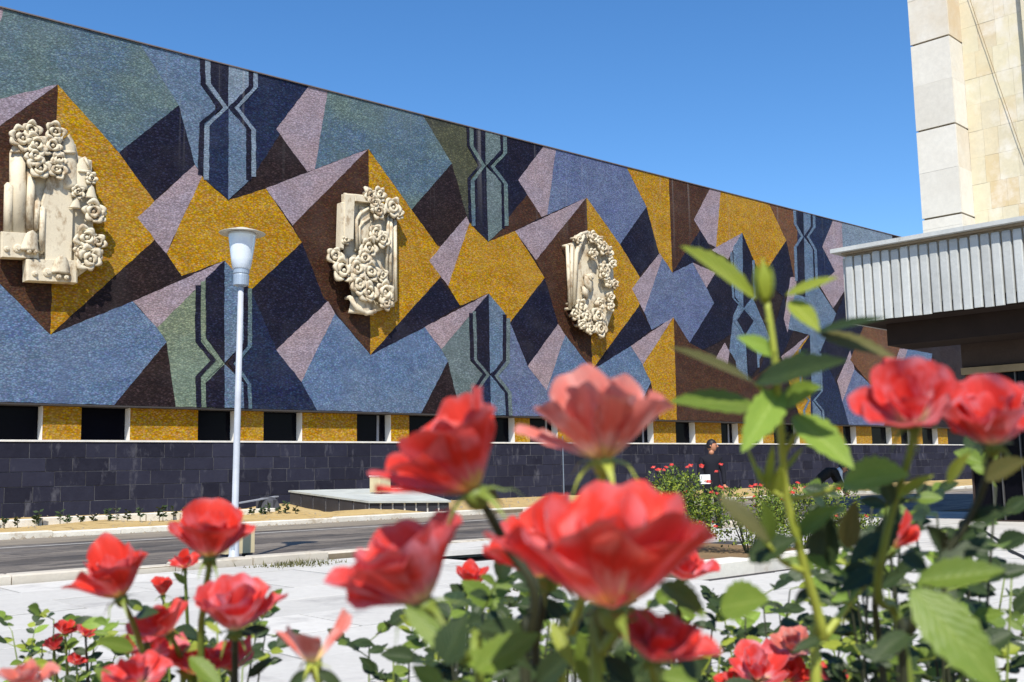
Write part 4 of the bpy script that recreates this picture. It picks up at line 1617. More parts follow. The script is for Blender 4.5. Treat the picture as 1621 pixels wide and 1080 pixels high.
def auto_petals(no, ni, op, q):
    out = []
    a0 = q.uniform(0, 360)
    for k in range(no): out.append((a0 + 360 * k / no + q.uniform(-14, 14), op * q.uniform(.75, 1.15), q.uniform(.9, 1.08), q.uniform(.75, 1.0)))
    for k in range(ni): out.append((a0 + 40 + 360 * k / max(1, ni) + q.uniform(-20, 20), op * q.uniform(.25, .5), q.uniform(.72, .92), q.uniform(.6, .85)))
    return out
def stem_tube(parent, org, pts, r0, r1, mat, thorns=False, seed=0):
    # smooth the way-points with Catmull-Rom
    P = [Vector(p) - org for p in pts]; out = []
    for i in range(len(P) - 1):
        p0, p1, p2, p3 = P[max(0, i - 1)], P[i], P[i + 1], P[min(len(P) - 1, i + 2)]
        for k in range(4):
            t = k / 4; out.append(.5 * ((2 * p1) + (p2 - p0) * t + (2 * p0 - 5 * p1 + 4 * p2 - p3) * t * t + (3 * p1 - p0 - 3 * p2 + p3) * t ** 3))
    out.append(P[-1]); n = len(out); b = MB(); b.tube(out, [r0 + (r1 - r0) * i / (n - 1) for i in range(n)], 7)
    q = random.Random(seed)
    for i in range(2, n - 1, 2):
        a = q.uniform(0, 6.28); d = Vector((math.cos(a), math.sin(a), .2)); b.tube([out[i], out[i] + d * (r0 * 1.6), out[i] + d * (r0 * 3.2)], [r0 * .6, r0 * .3, .0001], 4)
    return b.build('stem', mat, parent, True)
ROSES = [{"label":"pale salmon rose held highest in the middle on yellow-green neck","base":[0.0582,0.6946,1.255],"axis":[-0.0606,-0.292,0.9545],"L":0.0603,"open":40,"no":0,"ni":2,"mat":"salmon","seed":3,"petals":[[-92,55.4,1.0,0.52],
[-58,38.6,0.98,0.62],
[-20,18.5,1.02,0.85],
[30,25.2,0.98,0.55],
[72,38.6,1.08,0.62],
[150,21.8,1.0,0.75],
[-160,18.5,1.04,0.8]],"stem":[[0.0575,0.7064,1.2409],
[0.0521,0.7541,1.1813],
[0.039,0.78,1.1345],
[0.0323,0.8056,1.0899]],"leaves":[[[0.0514,0.7434,1.104],
[0.0442,0.7192,1.1373],0.0221,"leaf"],
[[0.0222,0.7176,1.1501],
[0.0373,0.7009,1.1216],0.0091,"young"],
[[0.0665,0.8266,1.0828],
[0.1118,0.8042,1.1014],0.0265,"deep"]]},{"label":"large red rose with one pointed petal upright, left of the salmon rose","base":[-0.0253,0.6768,1.2361],"axis":[-0.3162,-0.2186,0.9231],"L":0.0655,"open":46,"no":0,"ni":3,"mat":"red","seed":11,"petals":[[-100,55.4,1.02,0.7],
[-70,38.6,0.95,0.8],
[-30,25.2,0.92,0.95],
[20,21.8,0.96,1.0],
[60,21.8,1.02,0.7],
[110,18.5,1.14,0.42],
[150,25.2,1.0,0.8],
[-150,25.2,0.95,0.8],
[-85,70.6,1.05,0.42]],"stem":[[-0.0165,0.6885,1.2224],
[-0.0049,0.7116,1.1985],
[0.0114,0.7147,1.1732],
[0.0088,0.7291,1.1384],
[0.0048,0.7436,1.1027]],"leaves":[[[-0.027,0.6802,1.1266],
[0.013,0.6773,1.1501],0.0261,"leaf"],
[[0.0089,0.7394,1.1369],
[-0.0226,0.7175,1.151],0.0195,"deep"]]},{"label":"biggest red rose in front with pale yellow petal base","base":[0.0526,0.5938,1.1732],"axis":[-0.0101,-0.0876,0.9961],"L":0.0705,"open":48,"no":0,"ni":3,"mat":"red","seed":8,"petals":[[-95,53.8,1.08,0.95],
[-62,42.0,1.04,0.95],
[-20,33.6,1.0,1.05,"cream"],
[32,35.3,1.02,1.05,"cream"],
[72,43.7,1.06,0.95],
[100,52.1,1.06,0.9],
[140,31.9,1.08,1.0],
[-140,31.9,1.08,1.0],
[180,20.2,1.1,1.0],
[5,65.5,0.4,0.8,"cream"]],"stem":[[0.0586,0.6049,1.1651],
[0.0486,0.6171,1.1478],
[0.046,0.6404,1.1224]],"leaves":[[[0.0882,0.6533,1.1814],
[0.1067,0.615,1.1653],0.0148,"leaf"],
[[0.0951,0.6775,1.1486],
[0.0654,0.6779,1.1452],0.0118,"deep"],
[[0.0517,0.6587,1.1372],
[0.0713,0.6507,1.1206],0.0175,"deep"],
[[0.0597,0.6564,1.1561],
[0.0396,0.6482,1.1411],0.0129,"deep"],
[[0.119,0.7231,1.1055],
[0.0919,0.7221,1.1135],0.0168,"leaf"]]},{"label":"pink-red rose leaning left above the white paving","base":[-0.0578,0.6751,1.1679],"axis":[-0.2789,-0.1855,0.9422],"L":0.061,"open":46,"no":0,"ni":3,"mat":"pinkred","seed":7,"petals":[[-95,52.1,1.06,0.55],
[-60,37.0,0.98,0.8],
[-15,25.2,0.98,0.95],
[35,25.2,1.04,0.85],
[80,26.9,1.02,0.7],
[125,25.2,0.98,0.8],
[180,16.8,1.0,0.9],
[-130,28.6,0.95,0.8],
[-96,67.2,0.85,0.6]],"stem":[[-0.0483,0.6969,1.1543],
[-0.0314,0.7208,1.1241],
[-0.0262,0.7438,1.1012]],"leaves":[[[-0.0683,0.6548,1.1691],
[-0.0279,0.6388,1.1356],0.0166,"leaf"],
[[-0.0431,0.6385,1.1381],
[-0.034,0.635,1.1662],0.0245,"deep"],
[[-0.0248,0.7182,1.1448],
[0.0103,0.7215,1.1184],0.0101,"deep"],
[[-0.0506,0.7227,1.1087],
[-0.0691,0.7208,1.124],0.0142,"leaf"],
[[-0.0355,0.7203,1.1284],
[-0.0124,0.7105,1.1256],0.0166,"leaf"]]},{"label":"half hidden red rose between the two biggest red roses","base":[0.0232,0.816,1.1692],"axis":[-0.3227,-0.1845,0.9283],"L":0.0661,"open":40,"no":5,"ni":3,"mat":"red","seed":17,"petals":None,"stem":[[0.0202,0.8289,1.1466],
[0.014,0.8427,1.1162],
[0.0146,0.8678,1.0755]],"leaves":[[[0.0151,0.8415,1.1259],
[-0.0093,0.8215,1.1246],0.0145,"leaf"],
[[0.0137,0.8053,1.0926],
[0.0388,0.7816,1.121],0.0258,"deep"],
[[0.0166,0.8245,1.1004],
[-0.0143,0.8052,1.0931],0.0208,"deep"],
[[0.021,0.818,1.1526],
[0.0383,0.8099,1.1371],0.0143,"deep"]]},{"label":"wide open red rose lowest below the biggest rose","base":[0.0754,0.6179,1.1416],"axis":[0.2595,-0.2521,0.9323],"L":0.0314,"open":66,"no":0,"ni":3,"mat":"red","seed":23,"petals":[[-88,57.1,1.08,0.8],
[-40,50.4,0.8,0.9],
[10,48.7,0.9,1.0],
[55,48.7,1.05,0.95],
[88,52.1,1.42,0.9],
[130,43.7,1.1,0.9],
[180,33.6,1.0,1.0],
[-135,40.3,1.0,0.9]],"stem":[[0.0795,0.6398,1.1273],
[0.0838,0.6616,1.1138]],"leaves":[[[0.1143,0.6811,1.1188],
[0.1027,0.6792,1.1347],0.0118,"deep"]]},{"label":"upper right red rose with white-pink inner fold under canopy","base":[0.2726,0.7222,1.2765],"axis":[-0.308,-0.6187,0.7227],"L":0.0457,"open":50,"no":0,"ni":3,"mat":"pinkred","seed":31,"petals":[[-92,48.7,1.02,0.8],
[-45,38.6,1.0,0.95],
[5,47.0,0.62,0.8],
[50,42.0,0.98,0.9],
[92,43.7,0.98,0.8],
[135,30.2,1.05,0.9],
[180,21.8,1.1,1.0],
[-135,28.6,1.08,0.9]],"stem":[[0.2734,0.7348,1.2561],
[0.2704,0.7587,1.2253],
[0.2643,0.7733,1.189],
[0.2677,0.7982,1.1504],
[0.2963,0.8266,1.0833]],"leaves":[[[0.2379,0.7731,1.1904],
[0.2389,0.7486,1.2252],0.0135,"olive"],
[[0.2724,0.7922,1.199],
[0.24,0.7742,1.1813],0.0193,"deep"],
[[0.2636,0.7944,1.1806],
[0.284,0.7896,1.2196],0.0196,"deep"],
[[0.2641,0.7491,1.2213],
[0.257,0.7461,1.2456],0.0133,"deep"],
[[0.2677,0.7486,1.2256],
[0.2858,0.7264,1.242],0.0096,"young"],
[[0.2765,0.8157,1.1716],
[0.239,0.7969,1.1602],0.0161,"deep"]]},{"label":"rightmost red rose cut by the picture edge","base":[0.3357,0.7442,1.2612],"axis":[-0.2427,-0.3654,0.8986],"L":0.0484,"open":50,"no":0,"ni":4,"mat":"pinkred","seed":37,"petals":[[-90,45.4,1.0,0.85],
[-45,37.0,1.0,0.9],
[0,28.6,0.9,0.9],
[45,35.3,1.0,0.9],
[90,45.4,1.05,0.85],
[135,30.2,1.05,0.9],
[180,21.8,1.08,1.0],
[-135,28.6,1.05,0.9]],"stem":[[0.3344,0.7572,1.2374],
[0.327,0.7706,1.2104],
[0.3052,0.7855,1.1715],
[0.2897,0.8011,1.1268],
[0.2925,0.8269,1.081]],"leaves":[[[0.2315,0.6337,1.1771],
[0.2676,0.5995,1.1271],0.0302,"leaf"],
[[0.2656,0.7148,1.1726],
[0.3151,0.6936,1.181],0.019,"leaf"],
[[0.3022,0.7751,1.1739],
[0.339,0.7721,1.1984],0.0155,"deep"],
[[0.2951,0.7271,1.2363],
[0.3007,0.7045,1.2568],0.0119,"young"],
[[0.321,0.7269,1.2379],
[0.3408,0.7052,1.251],0.0153,"olive"],
[[0.3269,0.7709,1.2082],
[0.3482,0.7493,1.2197],0.0153,"deep"],
[[0.3045,0.796,1.1683],
[0.2814,0.7942,1.1826],0.0168,"deep"],
[[0.3187,0.7943,1.1819],
[0.2951,0.7711,1.2065],0.0138,"deep"],
[[0.2897,0.8011,1.1268],
[0.2546,0.7827,1.1125],0.0157,"deep"]]},{"label":"cup shaped red rose in front of the lamp post foot","base":[-0.2901,1.017,1.1733],"axis":[0.122,-0.2208,0.9677],"L":0.0505,"open":44,"no":0,"ni":4,"mat":"red","seed":41,"petals":[[-92,42.0,1.0,0.8],
[-45,31.9,1.0,0.95],
[0,23.5,1.0,1.05],
[45,30.2,1.02,0.95],
[92,42.0,1.05,0.75],
[135,30.2,1.0,0.9],
[180,20.2,1.12,1.0],
[-135,28.6,1.0,0.9]],"stem":[[-0.2915,1.0185,1.1609],
[-0.3029,1.043,1.1259],
[-0.3188,1.094,1.0393]],"leaves":[[[-0.2954,1.0244,1.1134],
[-0.2767,1.0155,1.1033],0.0083,"young"]]},{"label":"red rose with upright tuft at far left, over the road","base":[-0.3745,1.0215,1.1369],"axis":[-0.2095,-0.1831,0.9605],"L":0.0508,"open":46,"no":0,"ni":3,"mat":"red","seed":43,"petals":[[-95,55.4,1.02,0.8],
[-50,42.0,0.98,0.9],
[0,28.6,0.9,1.0],
[45,28.6,1.0,0.9],
[85,33.6,1.05,0.8],
[130,25.2,1.05,0.85],
[180,13.4,1.22,0.6],
[-135,28.6,1.0,0.8]],"stem":[[-0.3715,1.0447,1.112],
[-0.3682,1.0694,1.0752],
[-0.3714,1.0938,1.0402]],"leaves":[[[-0.3562,1.0068,1.0924],
[-0.3844,0.9852,1.1043],0.0139,"leaf"],
[[-0.3683,1.044,1.118],
[-0.343,1.0228,1.1262],0.0133,"deep"]]},{"label":"pink-red rose below the cup shaped rose, pointed petal to the right","base":[-0.2541,0.9743,1.1113],"axis":[-0.016,-0.2541,0.9671],"L":0.0505,"open":52,"no":0,"ni":3,"mat":"pinkred","seed":47,"petals":[[-92,38.6,1.0,0.85],
[-45,33.6,0.98,0.9],
[0,28.6,0.95,1.0],
[45,37.0,1.0,0.9],
[92,55.4,1.12,0.6],
[135,33.6,1.0,0.9],
[180,20.2,1.06,1.0],
[-135,26.9,1.0,0.9]],"stem":[[-0.2571,0.9866,1.0928],
[-0.2685,1.0325,1.0476]],"leaves":[[[-0.256,0.9951,1.1055],
[-0.2262,0.984,1.1138],0.015,"deep"],
[[-0.2861,0.9461,1.0946],
[-0.2523,0.9285,1.0734],0.0163,"leaf"]]},{"label":"red rose opening to the left behind the far left pair","base":[-0.3495,1.0872,1.094],"axis":[-0.387,-0.3307,0.8607],"L":0.0411,"open":50,"no":4,"ni":2,"mat":"red","seed":53,"petals":None,"stem":[[-0.3455,1.1106,1.0677],
[-0.3493,1.1356,1.0284]],"leaves":[[[-0.3422,1.1098,1.0741],
[-0.3155,1.0885,1.0833],0.0115,"young"]]},{"label":"low ragged red rose at the bottom left edge of the frame","base":[-0.3581,1.0315,1.0558],"axis":[-0.1407,-0.339,0.9302],"L":0.0401,"open":60,"no":5,"ni":3,"mat":"pinkred","seed":59,"petals":None,"stem":[[-0.3643,1.0533,1.0422]],"leaves":[[[-0.3833,1.0315,1.0557],
[-0.4009,1.0292,1.0738],0.0132,"leaf"]]},{"label":"red rose half hidden between the far left rose and the ragged low one","base":[-0.3939,1.1517,1.0617],"axis":[0.3667,-0.3118,0.8765],"L":0.0419,"open":50,"no":5,"ni":3,"mat":"pinkred","seed":63,"petals":None,"stem":[[-0.3957,1.1644,1.0398],
[-0.3962,1.1772,1.0176]],"leaves":[[[-0.3915,1.1535,1.047],
[-0.408,1.1318,1.0589],0.0133,"deep"]]},{"label":"bright red rose squeezed under the pink-red rose at left","base":[-0.3284,1.1129,1.0495],"axis":[0.186,-0.3489,0.9185],"L":0.0379,"open":52,"no":5,"ni":3,"mat":"red","seed":65,"petals":None,"stem":[[-0.3349,1.1356,1.0281]],"leaves":[[[-0.3286,1.1138,1.0418],
[-0.3426,1.0916,1.0586],0.0141,"leaf"]]},{"label":"pale pink rose in the bottom left corner","base":[-0.41,0.908,1.0767],"axis":[0.0251,-0.2154,0.9762],"L":0.0296,"open":50,"no":5,"ni":3,"mat":"salmon","seed":61,"petals":None,"stem":[[-0.4184,0.9298,1.0631]],"leaves":[]},{"label":"dark red rose low under the pink-red rose","base":[-0.2989,1.1331,1.049],"axis":[-0.0448,-0.2855,0.9573],"L":0.0372,"open":44,"no":4,"ni":2,"mat":"red","seed":67,"petals":None,"stem":[[-0.3034,1.1564,1.0234]],"leaves":[[[-0.2819,1.1339,1.0422],
[-0.2565,1.1314,1.0626],0.0118,"deep"]]},{"label":"spent rose with only one pink and one upright red petal left","base":[-0.1561,0.8236,1.1074],"axis":[0.0706,-0.1219,0.99],"L":0.0399,"open":40,"no":0,"ni":0,"mat":"salmon","seed":71,"petals":[[-38,28.6,1.0,0.95],
[118,33.6,1.22,0.34],
[-120,48.7,1.0,0.3]],"stem":[[-0.1553,0.8353,1.0945],
[-0.155,0.8471,1.0804]],"leaves":[[[-0.1533,0.8242,1.1026],
[-0.132,0.8256,1.0913],0.0096,"deep"],
[[-0.1571,0.8242,1.1027],
[-0.175,0.8257,1.0907],0.0086,"deep"]]},{"label":"small open red rose seen against the road beside lamp foot","base":[-0.5027,1.6289,1.1138],"axis":[0.0409,-0.3781,0.9248],"L":0.0321,"open":58,"no":5,"ni":2,"mat":"red","seed":73,"petals":None,"stem":[[-0.5013,1.6325,1.0843],
[-0.5141,1.7034,0.9174]],"leaves":[[[-0.5012,1.6319,1.0891],
[-0.5191,1.6295,1.1084],0.0134,"leaf"]]},{"label":"small closed red rose left of the cup shaped rose","base":[-0.5695,1.7362,1.0605],"axis":[-0.0093,-0.2197,0.9755],"L":0.0352,"open":24,"no":4,"ni":2,"mat":"red","seed":79,"petals":None,"stem":[[-0.5664,1.7419,1.014],
[-0.5788,1.8066,0.8979]],"leaves":[[[-0.5659,1.7388,1.0392],
[-0.5453,1.737,1.054],0.0142,"young"]]},{"label":"small dark red rose above the white paving near centre","base":[-0.0644,1.5314,1.0871],"axis":[0.0718,-0.2588,0.9633],"L":0.0388,"open":40,"no":5,"ni":3,"mat":"red","seed":83,"petals":None,"stem":[[-0.0723,1.5358,1.0516],
[-0.0797,1.6011,0.93]],"leaves":[[[-0.0684,1.5336,1.0694],
[-0.0949,1.5308,1.0921],0.0197,"deep"],
[[-0.0724,1.5363,1.0472],
[-0.1061,1.5335,1.0701],0.0215,"deep"],
[[-0.0735,1.5374,1.0383],
[-0.0391,1.5358,1.051],0.0197,"leaf"]]},{"label":"tiny orange rosebud right of the small dark red rose","base":[-0.027,1.636,1.0555],"axis":[0.0587,-0.122,0.9908],"L":0.0259,"open":16,"no":3,"ni":2,"mat":"orange","seed":89,"petals":None,"stem":[[-0.026,1.6418,1.0089],
[-0.0305,1.7045,0.9084]],"leaves":[[[-0.0257,1.64,1.0232],
[-0.0464,1.6376,1.0426],0.0153,"young"],
[[-0.0258,1.6406,1.0184],
[-0.0063,1.6385,1.0352],0.0153,"young"]]},{"label":"pink-red rose peeping out behind the biggest rose at right","base":[0.1635,1.0715,1.1396],"axis":[0.2345,-0.3815,0.8942],"L":0.0382,"open":48,"no":5,"ni":4,"mat":"pinkred","seed":97,"petals":None,"stem":[[0.1627,1.085,1.1121],
[0.1705,1.1368,1.0187]],"leaves":[[[0.1613,1.0736,1.1228],
[0.175,1.0661,1.1021],0.0138,"leaf"]]},{"label":"red rose with pink centre in the low right cluster","base":[0.3047,1.3937,0.978],"axis":[0.0028,-0.5029,0.8643],"L":0.0543,"open":55,"no":5,"ni":4,"mat":"pinkred","seed":101,"petals":None,"stem":[[0.3083,1.4062,0.9582]],"leaves":[[[0.3062,1.3951,0.9667],
[0.3427,1.3938,0.9773],0.0162,"leaf"]]},{"label":"speckled pink rose topping the low right cluster","base":[0.3653,1.4407,1.0052],"axis":[-0.1598,-0.5032,0.8493],"L":0.04,"open":52,"no":5,"ni":4,"mat":"salmon","seed":103,"petals":None,"stem":[[0.3666,1.4436,0.9819],
[0.3729,1.4684,0.9443]],"leaves":[[[0.366,1.442,0.9944],
[0.3898,1.4395,1.0147],0.0151,"leaf"]]},{"label":"crimson rose on the right of the low right cluster","base":[0.3511,1.4248,0.9712],"axis":[0.1651,-0.406,0.8988],"L":0.035,"open":54,"no":5,"ni":3,"mat":"red","seed":107,"petals":None,"stem":[[0.3559,1.4477,0.9489]],"leaves":[]},{"label":"red rose at the bottom edge left of the low right cluster","base":[0.2791,1.4055,0.9636],"axis":[-0.1453,-0.4173,0.8971],"L":0.0301,"open":54,"no":5,"ni":3,"mat":"red","seed":109,"petals":None,"stem":[[0.2838,1.4278,0.9462]],"leaves":[]},{"label":"red rose at the bottom edge right of the low right cluster","base":[0.4197,1.4464,0.9593],"axis":[0.1581,-0.3424,0.9261],"L":0.0316,"open":54,"no":5,"ni":3,"mat":"red","seed":113,"petals":None,"stem":[[0.4195,1.4483,0.9435]],"leaves":[]},{"label":"slim closed red rosebud pointing up right among dark leaves","base":[0.3377,0.9666,1.1736],"axis":[0.6649,-0.0913,0.7413],"L":0.034,"open":9,"no":3,"ni":2,"mat":"red","seed":127,"petals":None,"stem":[[0.3318,0.9788,1.1559],
[0.3321,1.0035,1.1191],
[0.3464,1.0339,1.0361]],"leaves":[[[0.3286,0.9809,1.1388],
[0.351,0.969,1.1536],0.0126,"deep"]]},{"label":"tiny orange-red bud left of the slim rosebud","base":[0.4028,1.2213,1.1504],"axis":[-0.2868,-0.1171,0.9508],"L":0.0204,"open":14,"no":3,"ni":2,"mat":"orange","seed":131,"petals":None,"stem":[[0.4072,1.2253,1.1183],
[0.4153,1.2613,0.9892]],"leaves":[[[0.4078,1.2262,1.1111],
[0.3895,1.2239,1.1293],0.0144,"deep"]]},{"label":"small red rose highest on the far left bush","base":[-0.8568,2.0509,0.9593],"axis":[0.292,-0.3993,0.8691],"L":0.0289,"open":50,"no":5,"ni":3,"mat":"red","seed":140,"petals":None,"stem":[[-0.8551,2.0553,0.9236],
[-0.8756,2.1166,0.8351]],"leaves":[[[-0.855,2.0546,0.9296],
[-0.8307,2.0524,0.9469],0.0156,"leaf"],
[[-0.8551,2.0553,0.9236],
[-0.8812,2.0535,0.9384],0.0156,"deep"]]},{"label":"small red rose facing right on the far left bush","base":[-0.8186,2.0513,0.9562],"axis":[0.3016,-0.4011,0.8649],"L":0.0264,"open":50,"no":5,"ni":3,"mat":"red","seed":141,"petals":None,"stem":[[-0.8169,2.0557,0.9205],
[-0.8363,2.1167,0.8344]],"leaves":[[[-0.8168,2.0549,0.9265],
[-0.7925,2.0528,0.9438],0.0156,"leaf"],
[[-0.8169,2.0557,0.9205],
[-0.8429,2.0539,0.9353],0.0156,"deep"]]},{"label":"small dark red rose leftmost on the far left bush","base":[-0.8777,2.0544,0.9312],"axis":[0.0195,-0.395,0.9185],"L":0.0287,"open":50,"no":5,"ni":3,"mat":"red","seed":142,"petals":None,"stem":[[-0.876,2.0588,0.8955],
[-0.8964,2.1165,0.8355]],"leaves":[[[-0.8759,2.058,0.9014],
[-0.8516,2.0559,0.9188],0.0156,"leaf"],
[[-0.876,2.0588,0.8955],
[-0.902,2.0569,0.9102],0.0156,"deep"]]},{"label":"small red rose with yellow centre lowest on far left bush","base":[-0.8364,2.058,0.9019],"axis":[0.2626,-0.4008,0.8777],"L":0.0261,"open":50,"no":5,"ni":3,"mat":"red","seed":143,"petals":None,"stem":[[-0.8347,2.0624,0.8662],
[-0.8535,2.1166,0.8347]],"leaves":[[[-0.8345,2.0616,0.8722],
[-0.8103,2.0595,0.8895],0.0156,"leaf"],
[[-0.8347,2.0624,0.8662],
[-0.8607,2.0605,0.881],0.0156,"deep"]]}]
for ri, R_ in enumerate(ROSES):
    st = R_['stem']; foot = Vector((st[-1][0], st[-1][1], .10)); base = Vector(R_['base'])
    t = thing('rose', R_['label'], 'rose', foot)
    q = random.Random(R_['seed'])
    pts = [base] + [Vector(p) for p in st] + [(Vector(st[-1]) + foot) / 2 + Vector((.01, .01, 0)), foot - Vector((0, 0, .03))]
    ax = Vector(R_['axis']); L = R_['L']
    stem_tube(t, foot, pts, .030 * L + .0009, .0045, STEM['yellow' if R_['mat'] == 'salmon' else ('dark' if ri % 3 == 1 else 'green')], seed=ri)
    pet = [tuple(p) for p in R_['petals']] if R_['petals'] else auto_petals(R_['no'], 0, R_['open'], q)
    pet += auto_petals(0, R_['ni'], 42, q)
    make_blossom(t, foot, base, ax, L, (CAM - base).normalized(), pet, R_['mat'], R_['seed'])
    for li, lf in enumerate(R_['leaves']): leaf_between(t, foot, lf[0], lf[1], lf[2], lf[3], R_['seed'] * 31 + li)
# tall flowerless shoot
SH = {"stem":[[0.1815,0.7414,1.3659],[0.1862,0.7459,1.3293],[0.1926,0.7631,1.2716],[0.1984,0.7788,1.2261],[0.214,0.7955,1.1723],[0.2286,0.8118,1.1218],[0.2254,0.827,1.0799]],"side":[[[0.2286,0.8118,1.1218],[0.252,0.8189,1.1459],[0.2716,0.8266,1.165]],[[0.1926,0.7631,1.2716],[0.1908,0.7603,1.2942],[0.1742,0.7584,1.3098]],[[0.1984,0.7788,1.2261],[0.1843,0.7776,1.2355],[0.1777,0.7759,1.2493]],[[0.195,0.7698,1.2581],[0.2022,0.7631,1.2714],[0.2123,0.7619,1.2812]],[[0.1984,0.7788,1.2261],[0.2234,0.7783,1.2302],[0.237,0.7674,1.2369]],[[0.214,0.7955,1.1723],[0.1948,0.7844,1.1804],[0.1812,0.7725,1.1951]]],"bud":[[0.1806,0.7415,1.365],[0.179,0.7375,1.3971]],"leaves":[[[0.1739,0.7412,1.3678],[0.1132,0.6873,1.3962],0.02,"young"],[[0.1951,0.7408,1.3705],[0.2207,0.7095,1.3792],0.0097,"young"],[[0.1977,0.7413,1.3665],[0.2097,0.714,1.3426],0.0176,"young"],[[0.2152,0.7442,1.3434],[0.248,0.6932,1.348],0.013,"deep"],[[0.2179,0.7442,1.3429],[0.257,0.7062,1.3248],0.014,"olive"],[[0.1742,0.7584,1.3098],[0.2223,0.6968,1.3189],0.0201,"deep"],[[0.1742,0.7584,1.3098],[0.1053,0.6951,1.3323],0.0175,"olive"],[[0.1762,0.7605,1.2922],[0.1104,0.7092,1.3001],0.022,"leaf"],[[0.1928,0.759,1.305],[0.1526,0.7037,1.2629],0.028,"bright"],[[0.2015,0.7613,1.2859],[0.228,0.7153,1.2507],0.029,"bright"],[[0.2361,0.7674,1.2365],[0.2694,0.7264,1.2423],0.0274,"bright"],[[0.1802,0.7777,1.2347],[0.1666,0.7636,1.2676],0.005,"young"],[[0.1829,0.7779,1.2332],[0.1866,0.7638,1.2658],0.0059,"young"],[[0.1969,0.7764,1.2453],[0.2088,0.7641,1.2636],0.0037,"young"],[[0.1893,0.7783,1.2299],[0.1908,0.7657,1.25],0.0092,"young"],[[0.1806,0.7728,1.1924],[0.1765,0.7488,1.2238],0.0206,"leaf"],[[0.1695,0.7842,1.1818],[0.2026,0.7721,1.1983],0.0211,"deep"],[[0.1984,0.7789,1.2252],[0.2079,0.7831,1.1912],0.0074,"young"],[[0.1082,0.5661,1.2346],[0.1334,0.559,1.2109],0.0133,"olive"],[[0.1385,0.7371,1.155],[0.1674,0.716,1.1628],0.0263,"leaf"],[[0.2286,0.8118,1.1218],[0.2031,0.8026,1.1146],0.0113,"deep"],[[0.2252,0.7952,1.1744],[0.2316,0.7904,1.2136],0.0205,"deep"],[[0.1911,0.7581,1.3122],[0.2024,0.7354,1.3331],0.0153,"leaf"],[[0.1935,0.7603,1.2941],[0.2132,0.7289,1.304],0.0178,"bright"],[[0.1884,0.7509,1.3298],[0.1614,0.7343,1.3418],0.0134,"bright"],[[0.2079,0.7923,1.1978],[0.2339,0.7693,1.2212],0.0157,"leaf"],[[0.2114,0.794,1.1839],[0.243,0.7853,1.1727],0.0139,"leaf"],[[0.2208,0.8071,1.1595],[0.2063,0.8088,1.1457],0.0113,"deep"],[[0.2716,0.8266,1.165],[0.2801,0.8138,1.1867],0.0106,"young"]]}
foot = Vector((SH['stem'][-1][0], SH['stem'][-1][1], .10))
t = thing('rose_shoot', 'tall yellow-green rose shoot with a closed bud, reaching over the mosaic', 'rose shoot', foot)
stem_tube(t, foot, SH['stem'] + [foot + Vector((.01, 0, .4)), foot - Vector((0, 0, .03))], .0022, .0050, STEM['yellow'], seed=5)
for i, sd_ in enumerate(SH['side']): stem_tube(t, foot, sd_, .0024 if i else .0036, .0015, STEM['yellow'], seed=20 + i)
b0, b1 = Vector(SH['bud'][0]), Vector(SH['bud'][1]); ax = (b1 - b0); Lb = ax.length; ax.normalize()
b = MB(); b.tube([ax * 0, ax * Lb * .12, ax * Lb * .3, ax * Lb * .5, ax * Lb * .75, ax * Lb], [.0025, .0042, .0056, .0046, .002, .0004], 10)
for k in range(5):
    a_ = 2 * math.pi * k / 5; xx = ax.orthogonal().normalized(); d = xx * math.cos(a_) + ax.cross(xx) * math.sin(a_); n0 = len(b.v); sd2 = ax.cross(d)
    for j in range(6):
        tt = j / 5; p = ax * Lb * (.12 + .75 * tt) + d * (.0048 + .002 * math.sin(tt * 3)) ; w = .0045 * math.sin(math.pi * (.15 + .83 * tt)); b.v += [tuple(p - sd2 * w), tuple(p + sd2 * w)]
    for j in range(5): b.f.append((n0 + 2 * j, n0 + 2 * j + 1, n0 + 2 * j + 3, n0 + 2 * j + 2))
bd = b.build('bud', LEAF['young'], t, True); bd.location = b0 - foot
for li, lf in enumerate(SH['leaves']): leaf_between(t, foot, lf[0], lf[1], lf[2], lf[3], 900 + li)

